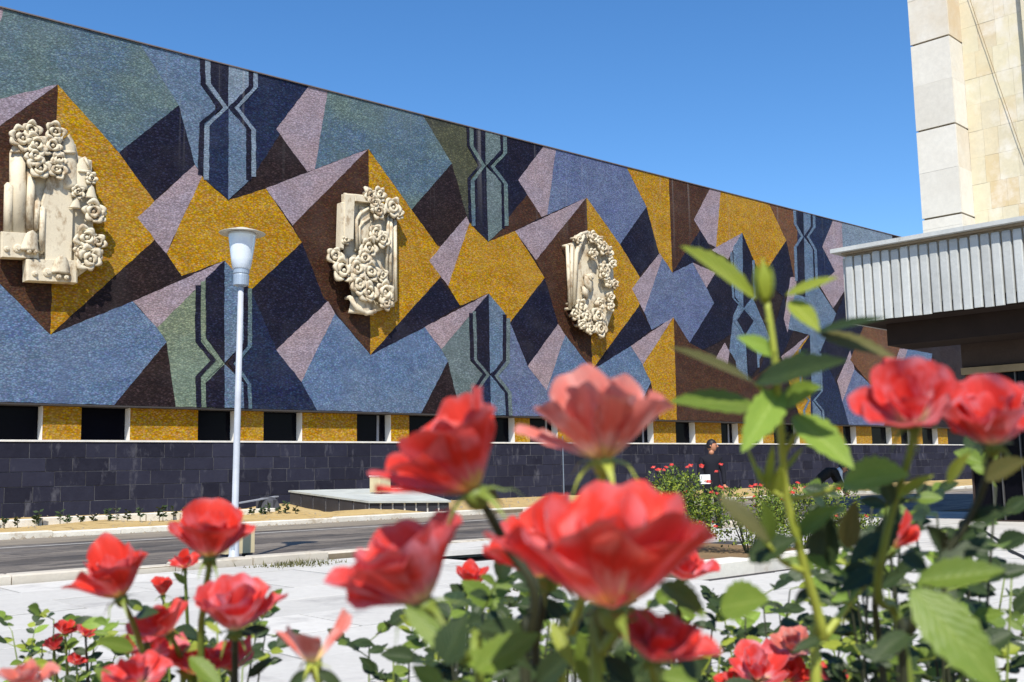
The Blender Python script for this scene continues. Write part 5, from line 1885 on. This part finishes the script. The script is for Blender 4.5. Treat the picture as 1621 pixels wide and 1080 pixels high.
# leafy bushes of the bed
BUSHES = [["sparse small-leaved rose bush in the bottom left corner",[[[-1.069,2.289,0.934],
[-1.012,2.302,0.1],5,["leaf","deep","young"]],
[[-1.021,2.28,0.912],
[-0.988,2.291,0.1],6,["bright","young","deep"]],
[[-1.005,2.291,0.899],
[-0.982,2.3,0.1],6,["leaf","deep","young"]],
[[-0.88,2.053,0.986],
[-0.873,2.067,0.1],5,["leaf","deep","young"]],
[[-0.887,2.155,0.949],
[-0.899,2.168,0.1],5,["deep","deep","leaf"]],
[[-0.896,2.219,0.858],
[-0.915,2.221,0.1],6,["deep","deep","leaf"]],
[[-0.886,2.285,0.947],
[-0.929,2.3,0.1],6,["leaf","deep","young"]],
[[-0.906,2.453,0.871],
[-0.975,2.462,0.1],6,["deep","deep","leaf"]]]],
["dark leafy rose bush under the left group of roses",[[[-0.573,1.601,1.036],
[-0.517,1.611,0.1],5,["bright","young","deep"]],
[[-0.569,1.643,1.031],
[-0.522,1.654,0.1],6,["leaf","deep","young"]],
[[-0.5,1.516,1.026],
[-0.47,1.523,0.1],6,["bright","young","deep"]],
[[-0.489,1.514,1.042],
[-0.465,1.523,0.1],5,["leaf","deep","young"]],
[[-0.475,1.573,1.012],
[-0.468,1.58,0.1],6,["leaf","deep","young"]],
[[-0.476,1.602,1.023],
[-0.474,1.611,0.1],5,["leaf","deep","young"]],
[[-0.412,1.482,1.051],
[-0.425,1.492,0.1],6,["deep"]],
[[-0.401,1.519,1.014],
[-0.426,1.525,0.1],5,["deep"]],
[[-0.396,1.563,0.977],
[-0.43,1.566,0.1],5,["leaf","deep","young"]],
[[-0.398,1.659,1.021],
[-0.448,1.669,0.1],6,["leaf","deep","young"]],
[[-0.387,1.662,1.008],
[-0.443,1.671,0.1],5,["deep"]]]],
["small sprig of rose leaves against white paving at bottom centre",[[[-0.223,1.63,1.0],
[-0.211,1.637,0.1],7,["deep","deep","leaf"]],
[[-0.183,1.597,0.991],
[-0.19,1.603,0.1],7,["deep"]],
[[-0.161,1.61,1.001],
[-0.182,1.617,0.1],6,["bright","young","deep"]]]],
["tangled rose bush below the big red roses",[[[-0.104,1.458,1.048],
[-0.053,1.468,0.1],5,["deep","deep","deep","leaf"]],
[[-0.084,1.396,1.082],
[-0.043,1.409,0.1],6,["deep","deep","deep","leaf"]],
[[-0.073,1.36,1.066],
[-0.038,1.37,0.1],6,["deep","deep","deep","leaf"]],
[[-0.066,1.447,1.039],
[-0.035,1.455,0.1],5,["deep","deep","deep","leaf"]],
[[-0.05,1.519,1.065],
[-0.029,1.533,0.1],6,["deep","deep","deep","leaf"]],
[[-0.042,1.695,0.987],
[-0.025,1.703,0.1],6,["deep","deep","deep","leaf"]],
[[-0.025,1.605,1.041],
[-0.018,1.618,0.1],5,["deep","deep","deep","leaf"]],
[[-0.007,1.646,0.962],
[-0.009,1.65,0.1],6,["deep","deep","deep","leaf"]],
[[0.005,1.43,1.01],
[-0.003,1.434,0.1],6,["deep","deep","deep","leaf"]],
[[0.019,1.634,1.042],
[0.002,1.648,0.1],6,["deep","deep","deep","leaf"]],
[[0.031,1.592,1.007],
[0.008,1.6,0.1],6,["deep","deep","deep","leaf"]],
[[0.037,1.273,1.07],
[0.012,1.281,0.1],5,["deep","deep","deep","leaf"]],
[[0.061,1.585,1.045],
[0.021,1.597,0.1],5,["deep","deep","deep","leaf"]],
[[0.069,1.46,1.031],
[0.025,1.467,0.1],5,["deep","deep","deep","leaf"]],
[[0.102,1.685,1.0],
[0.04,1.695,0.1],6,["deep","deep","deep","leaf"]]]],
["shaded rose bush under the lowest open red rose",[[[0.065,1.346,1.05],
[0.117,1.354,0.1],6,["leaf","deep","young"]],
[[0.081,1.295,1.035],
[0.121,1.299,0.1],5,["deep"]],
[[0.121,1.582,0.98],
[0.157,1.587,0.1],5,["leaf","deep","young"]],
[[0.143,1.547,1.031],
[0.165,1.558,0.1],6,["bright","young","deep"]],
[[0.157,1.51,1.007],
[0.169,1.517,0.1],6,["deep","deep","leaf"]],
[[0.157,1.38,1.008],
[0.16,1.383,0.1],5,["deep","deep","leaf"]],
[[0.171,1.358,1.046],
[0.165,1.366,0.1],5,["leaf","deep","young"]],
[[0.202,1.435,1.038],
[0.185,1.443,0.1],6,["bright","young","deep"]],
[[0.218,1.485,0.969],
[0.195,1.486,0.1],6,["bright","young","deep"]],
[[0.213,1.294,1.047],
[0.18,1.3,0.1],6,["deep"]],
[[0.276,1.558,0.981],
[0.226,1.563,0.1],5,["bright","young","deep"]],
[[0.291,1.549,1.003],
[0.232,1.556,0.1],5,["bright","young","deep"]]]],
["rose bush of thin leaves behind the low right cluster",[[[0.293,1.624,1.03],
[0.344,1.636,0.1],7,["leaf","deep","young"]],
[[0.376,1.989,1.003],
[0.43,2.007,0.1],7,["deep"]],
[[0.407,1.985,0.92],
[0.442,1.992,0.1],7,["deep"]],
[[0.327,1.55,1.035],
[0.35,1.561,0.1],6,["deep"]],
[[0.372,1.634,1.056],
[0.382,1.65,0.1],7,["deep"]],
[[0.433,1.824,0.946],
[0.433,1.831,0.1],7,["deep","deep","leaf"]],
[[0.439,1.811,1.012],
[0.435,1.826,0.1],6,["bright","young","deep"]],
[[0.439,1.733,1.053],
[0.425,1.752,0.1],7,["bright","young","deep"]],
[[0.462,1.74,0.979],
[0.436,1.749,0.1],7,["bright","young","deep"]],
[[0.423,1.548,1.035],
[0.393,1.559,0.1],6,["leaf","deep","young"]],
[[0.59,2.033,0.923],
[0.531,2.043,0.1],7,["bright","young","deep"]],
[[0.477,1.574,1.037],
[0.421,1.586,0.1],6,["leaf","deep","young"]]]],
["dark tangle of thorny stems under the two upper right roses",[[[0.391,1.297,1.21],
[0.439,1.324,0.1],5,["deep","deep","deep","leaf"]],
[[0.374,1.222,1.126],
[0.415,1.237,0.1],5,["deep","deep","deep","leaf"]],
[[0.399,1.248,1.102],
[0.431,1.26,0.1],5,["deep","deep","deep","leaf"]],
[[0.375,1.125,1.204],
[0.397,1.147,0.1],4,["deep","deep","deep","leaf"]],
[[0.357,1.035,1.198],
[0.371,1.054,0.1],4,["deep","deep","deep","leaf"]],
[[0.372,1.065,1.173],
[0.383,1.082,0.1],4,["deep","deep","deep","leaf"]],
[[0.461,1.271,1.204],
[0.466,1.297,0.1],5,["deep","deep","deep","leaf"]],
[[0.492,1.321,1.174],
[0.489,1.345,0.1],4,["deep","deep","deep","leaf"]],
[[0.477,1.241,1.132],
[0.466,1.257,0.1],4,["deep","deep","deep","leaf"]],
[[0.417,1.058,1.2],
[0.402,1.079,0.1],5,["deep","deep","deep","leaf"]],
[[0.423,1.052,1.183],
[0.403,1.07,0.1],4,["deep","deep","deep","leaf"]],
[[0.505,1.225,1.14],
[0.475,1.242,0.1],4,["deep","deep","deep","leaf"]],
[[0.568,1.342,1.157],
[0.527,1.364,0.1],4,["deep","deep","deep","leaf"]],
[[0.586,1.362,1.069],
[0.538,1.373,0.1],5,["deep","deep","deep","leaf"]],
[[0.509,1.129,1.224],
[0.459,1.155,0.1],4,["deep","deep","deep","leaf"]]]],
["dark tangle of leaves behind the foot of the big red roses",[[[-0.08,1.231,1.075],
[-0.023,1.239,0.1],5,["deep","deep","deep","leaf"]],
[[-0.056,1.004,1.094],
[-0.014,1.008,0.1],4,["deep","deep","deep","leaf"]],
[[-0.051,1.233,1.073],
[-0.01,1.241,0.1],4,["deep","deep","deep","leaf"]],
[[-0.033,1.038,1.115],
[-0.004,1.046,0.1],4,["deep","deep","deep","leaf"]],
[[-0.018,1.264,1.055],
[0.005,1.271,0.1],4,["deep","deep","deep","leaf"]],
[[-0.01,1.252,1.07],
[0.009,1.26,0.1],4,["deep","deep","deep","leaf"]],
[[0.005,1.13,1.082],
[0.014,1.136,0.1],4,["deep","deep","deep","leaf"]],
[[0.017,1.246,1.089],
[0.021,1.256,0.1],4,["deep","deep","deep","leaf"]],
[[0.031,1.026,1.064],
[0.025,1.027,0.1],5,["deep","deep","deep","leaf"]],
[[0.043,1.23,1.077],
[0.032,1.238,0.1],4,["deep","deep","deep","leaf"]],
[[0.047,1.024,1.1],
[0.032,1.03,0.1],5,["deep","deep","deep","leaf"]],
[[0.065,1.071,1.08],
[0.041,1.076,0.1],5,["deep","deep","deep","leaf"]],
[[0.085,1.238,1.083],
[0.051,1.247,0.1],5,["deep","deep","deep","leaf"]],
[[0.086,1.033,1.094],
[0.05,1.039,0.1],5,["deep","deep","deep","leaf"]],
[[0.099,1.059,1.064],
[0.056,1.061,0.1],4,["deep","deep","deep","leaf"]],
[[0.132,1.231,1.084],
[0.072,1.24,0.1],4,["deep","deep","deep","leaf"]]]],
["dense dark rose bush in the bottom right corner",[[[0.389,1.24,1.125],
[0.444,1.255,0.1],5,["bright","young","deep"]],
[[0.428,1.311,1.018],
[0.475,1.315,0.1],6,["bright","young","deep"]],
[[0.543,1.574,1.067],
[0.585,1.591,0.1],5,["deep","deep","leaf"]],
[[0.417,1.191,1.116],
[0.445,1.204,0.1],5,["deep"]],
[[0.539,1.489,1.004],
[0.563,1.496,0.1],6,["deep","deep","leaf"]],
[[0.538,1.431,1.002],
[0.55,1.436,0.1],6,["deep"]],
[[0.594,1.527,1.079],
[0.598,1.544,0.1],6,["deep","deep","leaf"]],
[[0.44,1.108,1.091],
[0.437,1.116,0.1],5,["leaf","deep","young"]],
[[0.676,1.633,0.968],
[0.656,1.639,0.1],6,["leaf","deep","young"]],
[[0.551,1.298,1.142],
[0.529,1.317,0.1],6,["bright","young","deep"]],
[[0.653,1.493,0.997],
[0.615,1.498,0.1],5,["deep"]],
[[0.729,1.604,1.091],
[0.676,1.625,0.1],5,["deep"]],
[[0.586,1.275,1.118],
[0.54,1.29,0.1],5,["deep"]],
[[0.663,1.414,1.002],
[0.602,1.419,0.1],5,["deep","deep","leaf"]]]]]
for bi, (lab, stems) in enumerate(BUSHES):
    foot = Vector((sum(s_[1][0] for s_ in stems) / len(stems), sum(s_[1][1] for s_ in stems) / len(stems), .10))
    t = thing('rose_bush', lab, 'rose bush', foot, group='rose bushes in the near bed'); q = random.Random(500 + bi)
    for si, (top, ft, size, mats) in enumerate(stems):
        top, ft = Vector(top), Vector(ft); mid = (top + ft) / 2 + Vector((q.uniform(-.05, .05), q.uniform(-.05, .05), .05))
        stem_tube(t, foot, [top, top.lerp(mid, .5) + Vector((q.uniform(-.012, .012), q.uniform(-.01, .01), 0)), mid, ft - Vector((0, 0, .03))], .0011, .0036, STEM['dark' if 'tangle' in lab else q.choice(('dark', 'dark', 'green'))], seed=bi * 50 + si)  # tangles: dark stems and deep leaves put shade into the colour
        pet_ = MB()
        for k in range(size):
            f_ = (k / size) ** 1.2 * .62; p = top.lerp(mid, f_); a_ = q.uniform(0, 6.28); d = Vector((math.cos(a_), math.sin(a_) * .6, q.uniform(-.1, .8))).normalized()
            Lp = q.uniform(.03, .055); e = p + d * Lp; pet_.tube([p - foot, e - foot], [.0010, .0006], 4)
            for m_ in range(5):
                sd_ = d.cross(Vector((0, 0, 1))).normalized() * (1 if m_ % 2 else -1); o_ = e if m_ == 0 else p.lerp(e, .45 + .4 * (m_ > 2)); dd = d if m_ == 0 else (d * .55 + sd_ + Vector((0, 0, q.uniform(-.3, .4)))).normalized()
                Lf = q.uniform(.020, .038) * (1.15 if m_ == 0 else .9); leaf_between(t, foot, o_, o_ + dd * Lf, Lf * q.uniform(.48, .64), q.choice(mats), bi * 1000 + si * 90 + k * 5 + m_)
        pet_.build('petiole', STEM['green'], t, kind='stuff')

# ------------------------------------------------------------------ rose bushes in the bed across the paving, seedlings, weeds
def far_bush(label, s_, d_2, rad, h, nleaf, blooms, seed, group):
    q = random.Random(seed); c = W(s_, d_2, .075); t = thing('flowering_bush', label, 'rose bush', c, 0, group)
    b = MB()
    for k in range(9):
        a_ = q.uniform(0, 6.28); rr_ = rad * q.uniform(.2, .85); b.tube([(0.04 * math.cos(a_), .04 * math.sin(a_), -.03), (rr_ * .5 * math.cos(a_), rr_ * .5 * math.sin(a_), h * .5), (rr_ * math.cos(a_), rr_ * math.sin(a_), h * q.uniform(.75, .97))], [.012, .008, .004], 5)
    b.build('stems', STEM['dark'], t)
    clumps = [(q.uniform(-.75, .75) * rad, q.uniform(-.75, .75) * rad, h * q.uniform(.25, .92), q.uniform(.16, .30) * rad + .06) for _ in range(22)]
    for mi, (mk, fr) in enumerate((('leaf', .45), ('deep', .3), ('young', .25))):
        b = MB(); uv = []
        for k in range(int(nleaf * fr)):
            cx_, cy_, cz_, cr = q.choice(clumps); dv = Vector((q.gauss(0, 1), q.gauss(0, 1), q.gauss(0, 1))).normalized() * cr * q.uniform(.4, 1.1); p = Vector((cx_, cy_, max(.05, cz_))) + dv; p.z = max(.04, min(h * 1.02, p.z))
            y_ = (dv.normalized() + Vector((q.uniform(-.6, .6), q.uniform(-.6, .6), q.uniform(-.3, .6)))).normalized(); x_ = y_.orthogonal().normalized(); x_ = (x_ * math.cos(k) + y_.cross(x_) * math.sin(k)); L_ = q.uniform(.035, .06)
            n0 = len(b.v); b.v += [tuple(p), tuple(p + y_ * L_ * .5 + x_ * L_ * .28), tuple(p + y_ * L_), tuple(p + y_ * L_ * .5 - x_ * L_ * .28)]; b.f.append((n0, n0 + 1, n0 + 2, n0 + 3)); uv += [(.5, 0), (1, .5), (.5, 1), (0, .5)]
        mesh('foliage', b.v, b.f, LEAF[mk], t, uv=uv, kind='stuff')
    for k in range(blooms):
        a_ = q.uniform(0, 6.28); rr_ = rad * q.uniform(.3, 1.0); z_ = h * (q.uniform(.92, 1.06) if k < blooms * .6 else q.uniform(.3, .9)); p = Vector((rr_ * math.cos(a_), rr_ * math.sin(a_) * .8 - .15 * rad, z_)); L_ = q.uniform(.035, .05); b = MB(); uv = []
        ax_ = Vector((q.uniform(-.3, .3), -.5, 1)).normalized(); c_ = ax_.orthogonal().normalized(); s2 = ax_.cross(c_)
        vv, ff, uu = [], [], []
        for w_ in range(6):
            tt = w_ * 1.047 + q.random() * .3; v_, f_, u_ = petal_mesh(ax_, c_ * math.cos(tt) + s2 * math.sin(tt), L_, .7 if w_ % 2 else 1.1, .9, q, None, nv=4, nu=4); n0 = len(vv); vv += v_; ff += [tuple(i + n0 for i in g) for g in f_]; uu += u_
        o = mesh('blossom', vv, ff, PET['red'], t, True, uu); o.location = p
FB = [["tall rose bush with red blooms beside the biggest foreground rose",1.37,27.87,0.5,1.15,3800,20,1,"rose bushes in the bed across the paving"],["low rose bush behind the tall yellow-green shoot",1.66,28.66,0.62,0.85,3400,12,2,"rose bushes in the bed across the paving"],["wide rose bush with small red blooms right of the shoot",2.74,28.8,0.72,0.86,4200,14,3,"rose bushes in the bed across the paving"],["low sparse rose bush next to the stooping person",3.83,28.95,0.55,0.4,2000,6,4,"rose bushes in the bed across the paving"]]
for a in FB: far_bush(*a)
# seedlings along the white edging
q = random.Random(77)
for k in range(30):
    s_ = -3.0 + k * .33 + q.uniform(-.12, .12); p = W(s_, 7.75 + q.uniform(-.25, .35), .03); t = thing('seedling', 'small dark seedling planted along the low white edging', 'seedling', p, q.uniform(0, 6), 'seedlings along the white edging')
    h = q.uniform(.20, .46); b = MB(); b.tube([(0, 0, -.05), (q.uniform(-.02, .02), 0, h)], [.01, .006], 5); b.build('stem', STEM['dark'], t)
    b = MB(); uv = []
    for m_ in range(q.randrange(12, 26)):
        a_ = q.uniform(0, 6.28); z_ = h * q.uniform(.2, 1); d = Vector((math.cos(a_), math.sin(a_), q.uniform(-.2, .8))).normalized(); x_ = d.orthogonal().normalized(); L_ = q.uniform(.09, .17); pp = Vector((0, 0, z_)); n0 = len(b.v)
        b.v += [tuple(pp), tuple(pp + d * L_ * .5 + x_ * L_ * .3), tuple(pp + d * L_), tuple(pp + d * L_ * .5 - x_ * L_ * .3)]; b.f.append((n0, n0 + 1, n0 + 2, n0 + 3)); uv += [(.5, 0), (1, .5), (.5, 1), (0, .5)]
    mesh('foliage', b.v, b.f, LEAF['deep'], t, uv=uv)
# loose stones on the sandy verge and in the gutter
v, f = [], []; q = random.Random(15)
for k in range(1900):
    if k < 1000: s_, d_2 = q.uniform(-9, 42), q.uniform(.6, 13.1) ** 1.0
    elif k < 1500: s_, d_2 = q.uniform(-9, 30), 13.62 + abs(q.gauss(0, .12))
    else: s_, d_2 = q.uniform(-10, 6), 23.95 - abs(q.gauss(0, .2))
    r_ = q.choice((.02, .025, .03, .04, .06)) * q.uniform(.6, 1.3); p = W(s_, d_2, .06 + r_ * .25 if d_2 < 13.2 else .012 + r_ * .2); n0 = len(v); a_ = q.uniform(0, 6.28)
    for j in range(5): v.append(p + Vector((math.cos(a_ + j * 1.257) * r_ * q.uniform(.7, 1.1), math.sin(a_ + j * 1.257) * r_ * q.uniform(.7, 1.1), -.3 * r_)))
    v.append(p + Vector((q.uniform(-.3, .3) * r_, q.uniform(-.3, .3) * r_, .6 * r_))); f += [(n0 + j, n0 + (j + 1) % 5, n0 + 5) for j in range(5)]
o = mesh('loose_stones', v, f, M['groove'], None, kind='stuff'); tag(o, 'loose stones scattered over the sandy verge and gutters', 'stones')
# dry weeds along the near road edge
v, f, uv = [], [], []; q = random.Random(5)
for k in range(1500):
    s_ = q.uniform(-12, -6.2) if k < 700 else q.uniform(-3.4, 3.2); d_2 = q.gauss(24.05, .10) if k < 700 else (q.gauss(24.75, .22)) if k < 1000 else q.gauss(29.4, .10)
    if 700 <= k < 1000: s_ = q.gauss(-3.1, .3)
    p = W(s_, d_2, .012 if d_2 < 24.02 else .05); a_ = q.uniform(0, 6.28); h = q.uniform(.02, .075); w = .010; dx_, dy_ = math.cos(a_), math.sin(a_); n0 = len(v)
    v += [p + Vector((-dy_ * w, dx_ * w, 0)), p + Vector((dy_ * w, -dx_ * w, 0)), p + Vector((dx_ * h * .6, dy_ * h * .6, h))]; f.append((n0, n0 + 1, n0 + 2)); uv += [(.2, 0), (.8, 0), (.5, 1)]
o = mesh('dry_weeds', v, f, LEAF['olive'], None, uv=uv, kind='stuff'); tag(o, 'dry olive weeds sprouting along the near road edge and kerb', 'weeds')

# ------------------------------------------------------------------ people
def skin_body(name, joints, bones, mat, parent, root):
    me = bpy.data.meshes.new(name); names = list(joints); me.from_pydata([joints[k][0] for k in names], [(names.index(a), names.index(c)) for a, c in bones], [])
    me.materials.append(mat); o = bpy.data.objects.new(name, me); COL.objects.link(o); o.parent = parent
    sk = o.modifiers.new('skin', 'SKIN'); sk.use_smooth_shade = True
    if not me.skin_vertices: me.skin_vertices.new() if hasattr(me.skin_vertices, 'new') else None
    bpy.context.view_layer.update()
    sv = me.skin_vertices[0].data
    for i, k in enumerate(names):
        r_ = joints[k][1]; sv[i].radius = r_ if hasattr(r_, '__len__') else (r_, r_); sv[i].use_root = (k == root); sv[i].use_loose = False
    ss = o.modifiers.new('sub', 'SUBSURF'); ss.levels = 2; ss.render_levels = 2
    return o
def head(parent, c, face, r_, lean=0):
    """head with nose, ears, eyes, mouth and a cap of hair; face = horizontal unit direction"""
    f_ = Vector(face).normalized(); s_ = Vector((0, 0, 1)).cross(f_).normalized(); u_ = f_.cross(s_).normalized() * 1.0; c = Vector(c); b = MB(); nu, nv = 16, 12
    for j in range(nv + 1):
        ph = math.pi * j / nv
        for i in range(nu):
            th = 2 * math.pi * i / nu; x_, y_, z_ = math.sin(ph) * math.cos(th), math.sin(ph) * math.sin(th), math.cos(ph)
            w = .78 - (.16 if z_ < 0 else 0) * -z_; p = c + f_ * (x_ * r_ * .92) + s_ * (y_ * r_ * w) + u_ * (z_ * r_ * 1.12); b.v.append(tuple(p))
    for j in range(nv):
        for i in range(nu): b.f.append((j * nu + i, j * nu + (i + 1) % nu, (j + 1) * nu + (i + 1) % nu, (j + 1) * nu + i))
    b.tube([c + f_ * r_ * .86 + u_ * r_ * .12, c + f_ * r_ * 1.12 - u_ * r_ * .18, c + f_ * r_ * .88 - u_ * r_ * .26], [.008, .017, .012], 6)
    for sg in (-1, 1): b.tube([c + s_ * sg * r_ * .76 + u_ * r_ * .12, c + s_ * sg * r_ * .86 - f_ * r_ * .1, c + s_ * sg * r_ * .76 - u_ * r_ * .22], [.010, .018, .010], 6)
    hd = b.build('head', M['skin'], parent, True)
    b = MB()
    for sg in (-1, 1): b.tube([c + f_ * r_ * .84 + s_ * sg * r_ * .22 + u_ * r_ * .08, c + f_ * r_ * .84 + s_ * sg * r_ * .40 + u_ * r_ * .08], .012, 6)
    b.tube([c + f_ * r_ * .86 - s_ * r_ * .2 - u_ * r_ * .48, c + f_ * r_ * .86 + s_ * r_ * .2 - u_ * r_ * .48], .010, 6)
    b.build('eyes_and_mouth', M['hair'], hd)
    b = MB(); nu, nv = 16, 8
    for j in range(nv + 1):
        ph = math.pi * .62 * j / nv
        for i in range(nu):
            th = 2 * math.pi * i / nu; x_, y_, z_ = math.sin(ph) * math.cos(th), math.sin(ph) * math.sin(th), math.cos(ph); cut = 1.0 if x_ < .35 else max(0, 1 - (x_ - .35) * 1.4)
            zz_ = z_ if x_ < .35 else max(z_, .42); b.v.append(tuple(c + f_ * ((x_ * .98 - .05) * r_) + s_ * (y_ * r_ * .90) + u_ * (zz_ * r_ * 1.2)))
    for j in range(nv):
        for i in range(nu): b.f.append((j * nu + i, j * nu + (i + 1) % nu, (j + 1) * nu + (i + 1) % nu, (j + 1) * nu + i))
    b.build('hair', M['hair'], parent, True)
def hand(parent, w, d, up_, sc=1.0):
    w, d, up_ = Vector(w), Vector(d).normalized(), Vector(up_).normalized(); s_ = d.cross(up_).normalized(); b = MB()
    b.tube([w, w + d * .045, w + d * .095], [.026, .040, .036], 8)
    for k, ln in enumerate((.070, .080, .076, .060)):
        o_ = s_ * (-.030 + .020 * k); p = w + d * .088 + o_; b.tube([p, p + d * ln * .5 - up_ * .006, p + d * ln * .85 - up_ * .030], [.0095, .009, .007], 6)
    p = w + d * .03 - s_ * .034; b.tube([p, p + d * .03 - s_ * .026, p + d * .062 - s_ * .024 - up_ * .012], [.012, .011, .008], 6)
    b.build('hand', M['skin'], parent, True)
P1 = Vector([3.908,21.129,0.012])
p1 = thing('person', 'standing person in a dark suit, seen from behind the tall flowering bush', 'person', P1)
J = dict(pel=((0, 0, .93), (.17, .12)), wai=((0, 0, 1.08), (.155, .115)), che=((0, 0, 1.30), (.185, .125)), sho=((0, 0, 1.42), (.15, .10)), nec=((.01, 0, 1.50), .060),
         ls=((-.17, 0, 1.40), .075), le=((-.25, -.06, 1.14), .055), lh=((-.20, -.26, 1.02), .042), rs=((.17, 0, 1.40), .075), re=((.24, -.02, 1.12), .056), rh=((.22, -.14, .90), .042),
         lhip=((-.09, 0, .88), .105), lk=((-.10, -.01, .48), .075), la=((-.10, .02, .09), .055), lt=((-.11, -.12, .045), .045), rhip=((.09, 0, .88), .105), rk=((.10, -.02, .48), .075), ra=((.11, .03, .09), .055), rt=((.13, -.11, .045), .045))
BN = (('pel', 'wai'), ('wai', 'che'), ('che', 'sho'), ('sho', 'nec'), ('sho', 'ls'), ('ls', 'le'), ('le', 'lh'), ('sho', 'rs'), ('rs', 're'), ('re', 'rh'), ('pel', 'lhip'), ('lhip', 'lk'), ('lk', 'la'), ('la', 'lt'), ('pel', 'rhip'), ('rhip', 'rk'), ('rk', 'ra'), ('ra', 'rt'))
skin_body('body', J, BN, M['suit'], p1, 'pel')
b = MB(); b.tube([(.01, 0, 1.49), (.02, 0, 1.58)], [.055, .052], 10); b.build('neck', M['skin'], p1, True)
head(p1, (.03, 0, 1.665), (.9, -.35, 0), .112)
hand(p1, (-.20, -.27, 1.01), (.1, -.9, -.1), (0, 0, 1)); hand(p1, (.22, -.15, .89), (.0, -.5, -.8), (0, -1, .4))
b = MB(); b.box(-.30, -.10, -.40, -.36, .92, 1.10); o = b.build('paper_sheet', M['white']); o.location = P1; o.rotation_euler = (0, 0, 0); tag(o, 'white sheet held by the standing person in the dark suit', 'paper')
P2 = Vector([7.186,24.997,0.012])
p2 = thing('person', 'stooping person in dark coat and white scarf beyond the low bushes at right', 'person', P2)
J2 = dict(pel=((-.10, 0, .82), (.18, .14)), wai=((.02, 0, .95), (.165, .13)), che=((.20, 0, 1.07), (.18, .14)), sho=((.32, 0, 1.12), (.14, .11)), nec=((.40, 0, 1.14), .060),
          ls=((.30, -.17, 1.08), .075), le=((.40, -.22, .82), .056), lh=((.52, -.16, .64), .042), rs=((.30, .17, 1.08), .075), re=((.42, .20, .82), .056), rh=((.54, .14, .66), .042),
          lhip=((-.10, -.09, .80), .11), lk=((.02, -.11, .44), .08), la=((-.12, -.11, .09), .055), lt=((.02, -.12, .045), .045), rhip=((-.10, .09, .80), .11), rk=((.10, .10, .44), .08), ra=((-.02, .11, .09), .055), rt=((.12, .12, .045), .045))
skin_body('body', J2, BN, M['olivecoat'], p2, 'pel')
b = MB(); b.tube([(.38, 0, 1.13), (.46, 0, 1.16)], [.056, .05], 10); b.build('neck', M['skin'], p2, True)
head(p2, (.53, 0, 1.17), (.85, -.2, -.45), .11)
hand(p2, (.525, -.155, .63), (.5, .1, -.8), (.8, 0, .5)); hand(p2, (.545, .135, .65), (.5, -.1, -.8), (.8, 0, .5))
b = MB(); b.tube([(.38, -.10, 1.16), (.44, -.11, 1.08), (.42, -.13, .95), (.46, -.14, .80)], [.05, .055, .045, .05], 8); b.build('scarf', M['white'], p2, True)
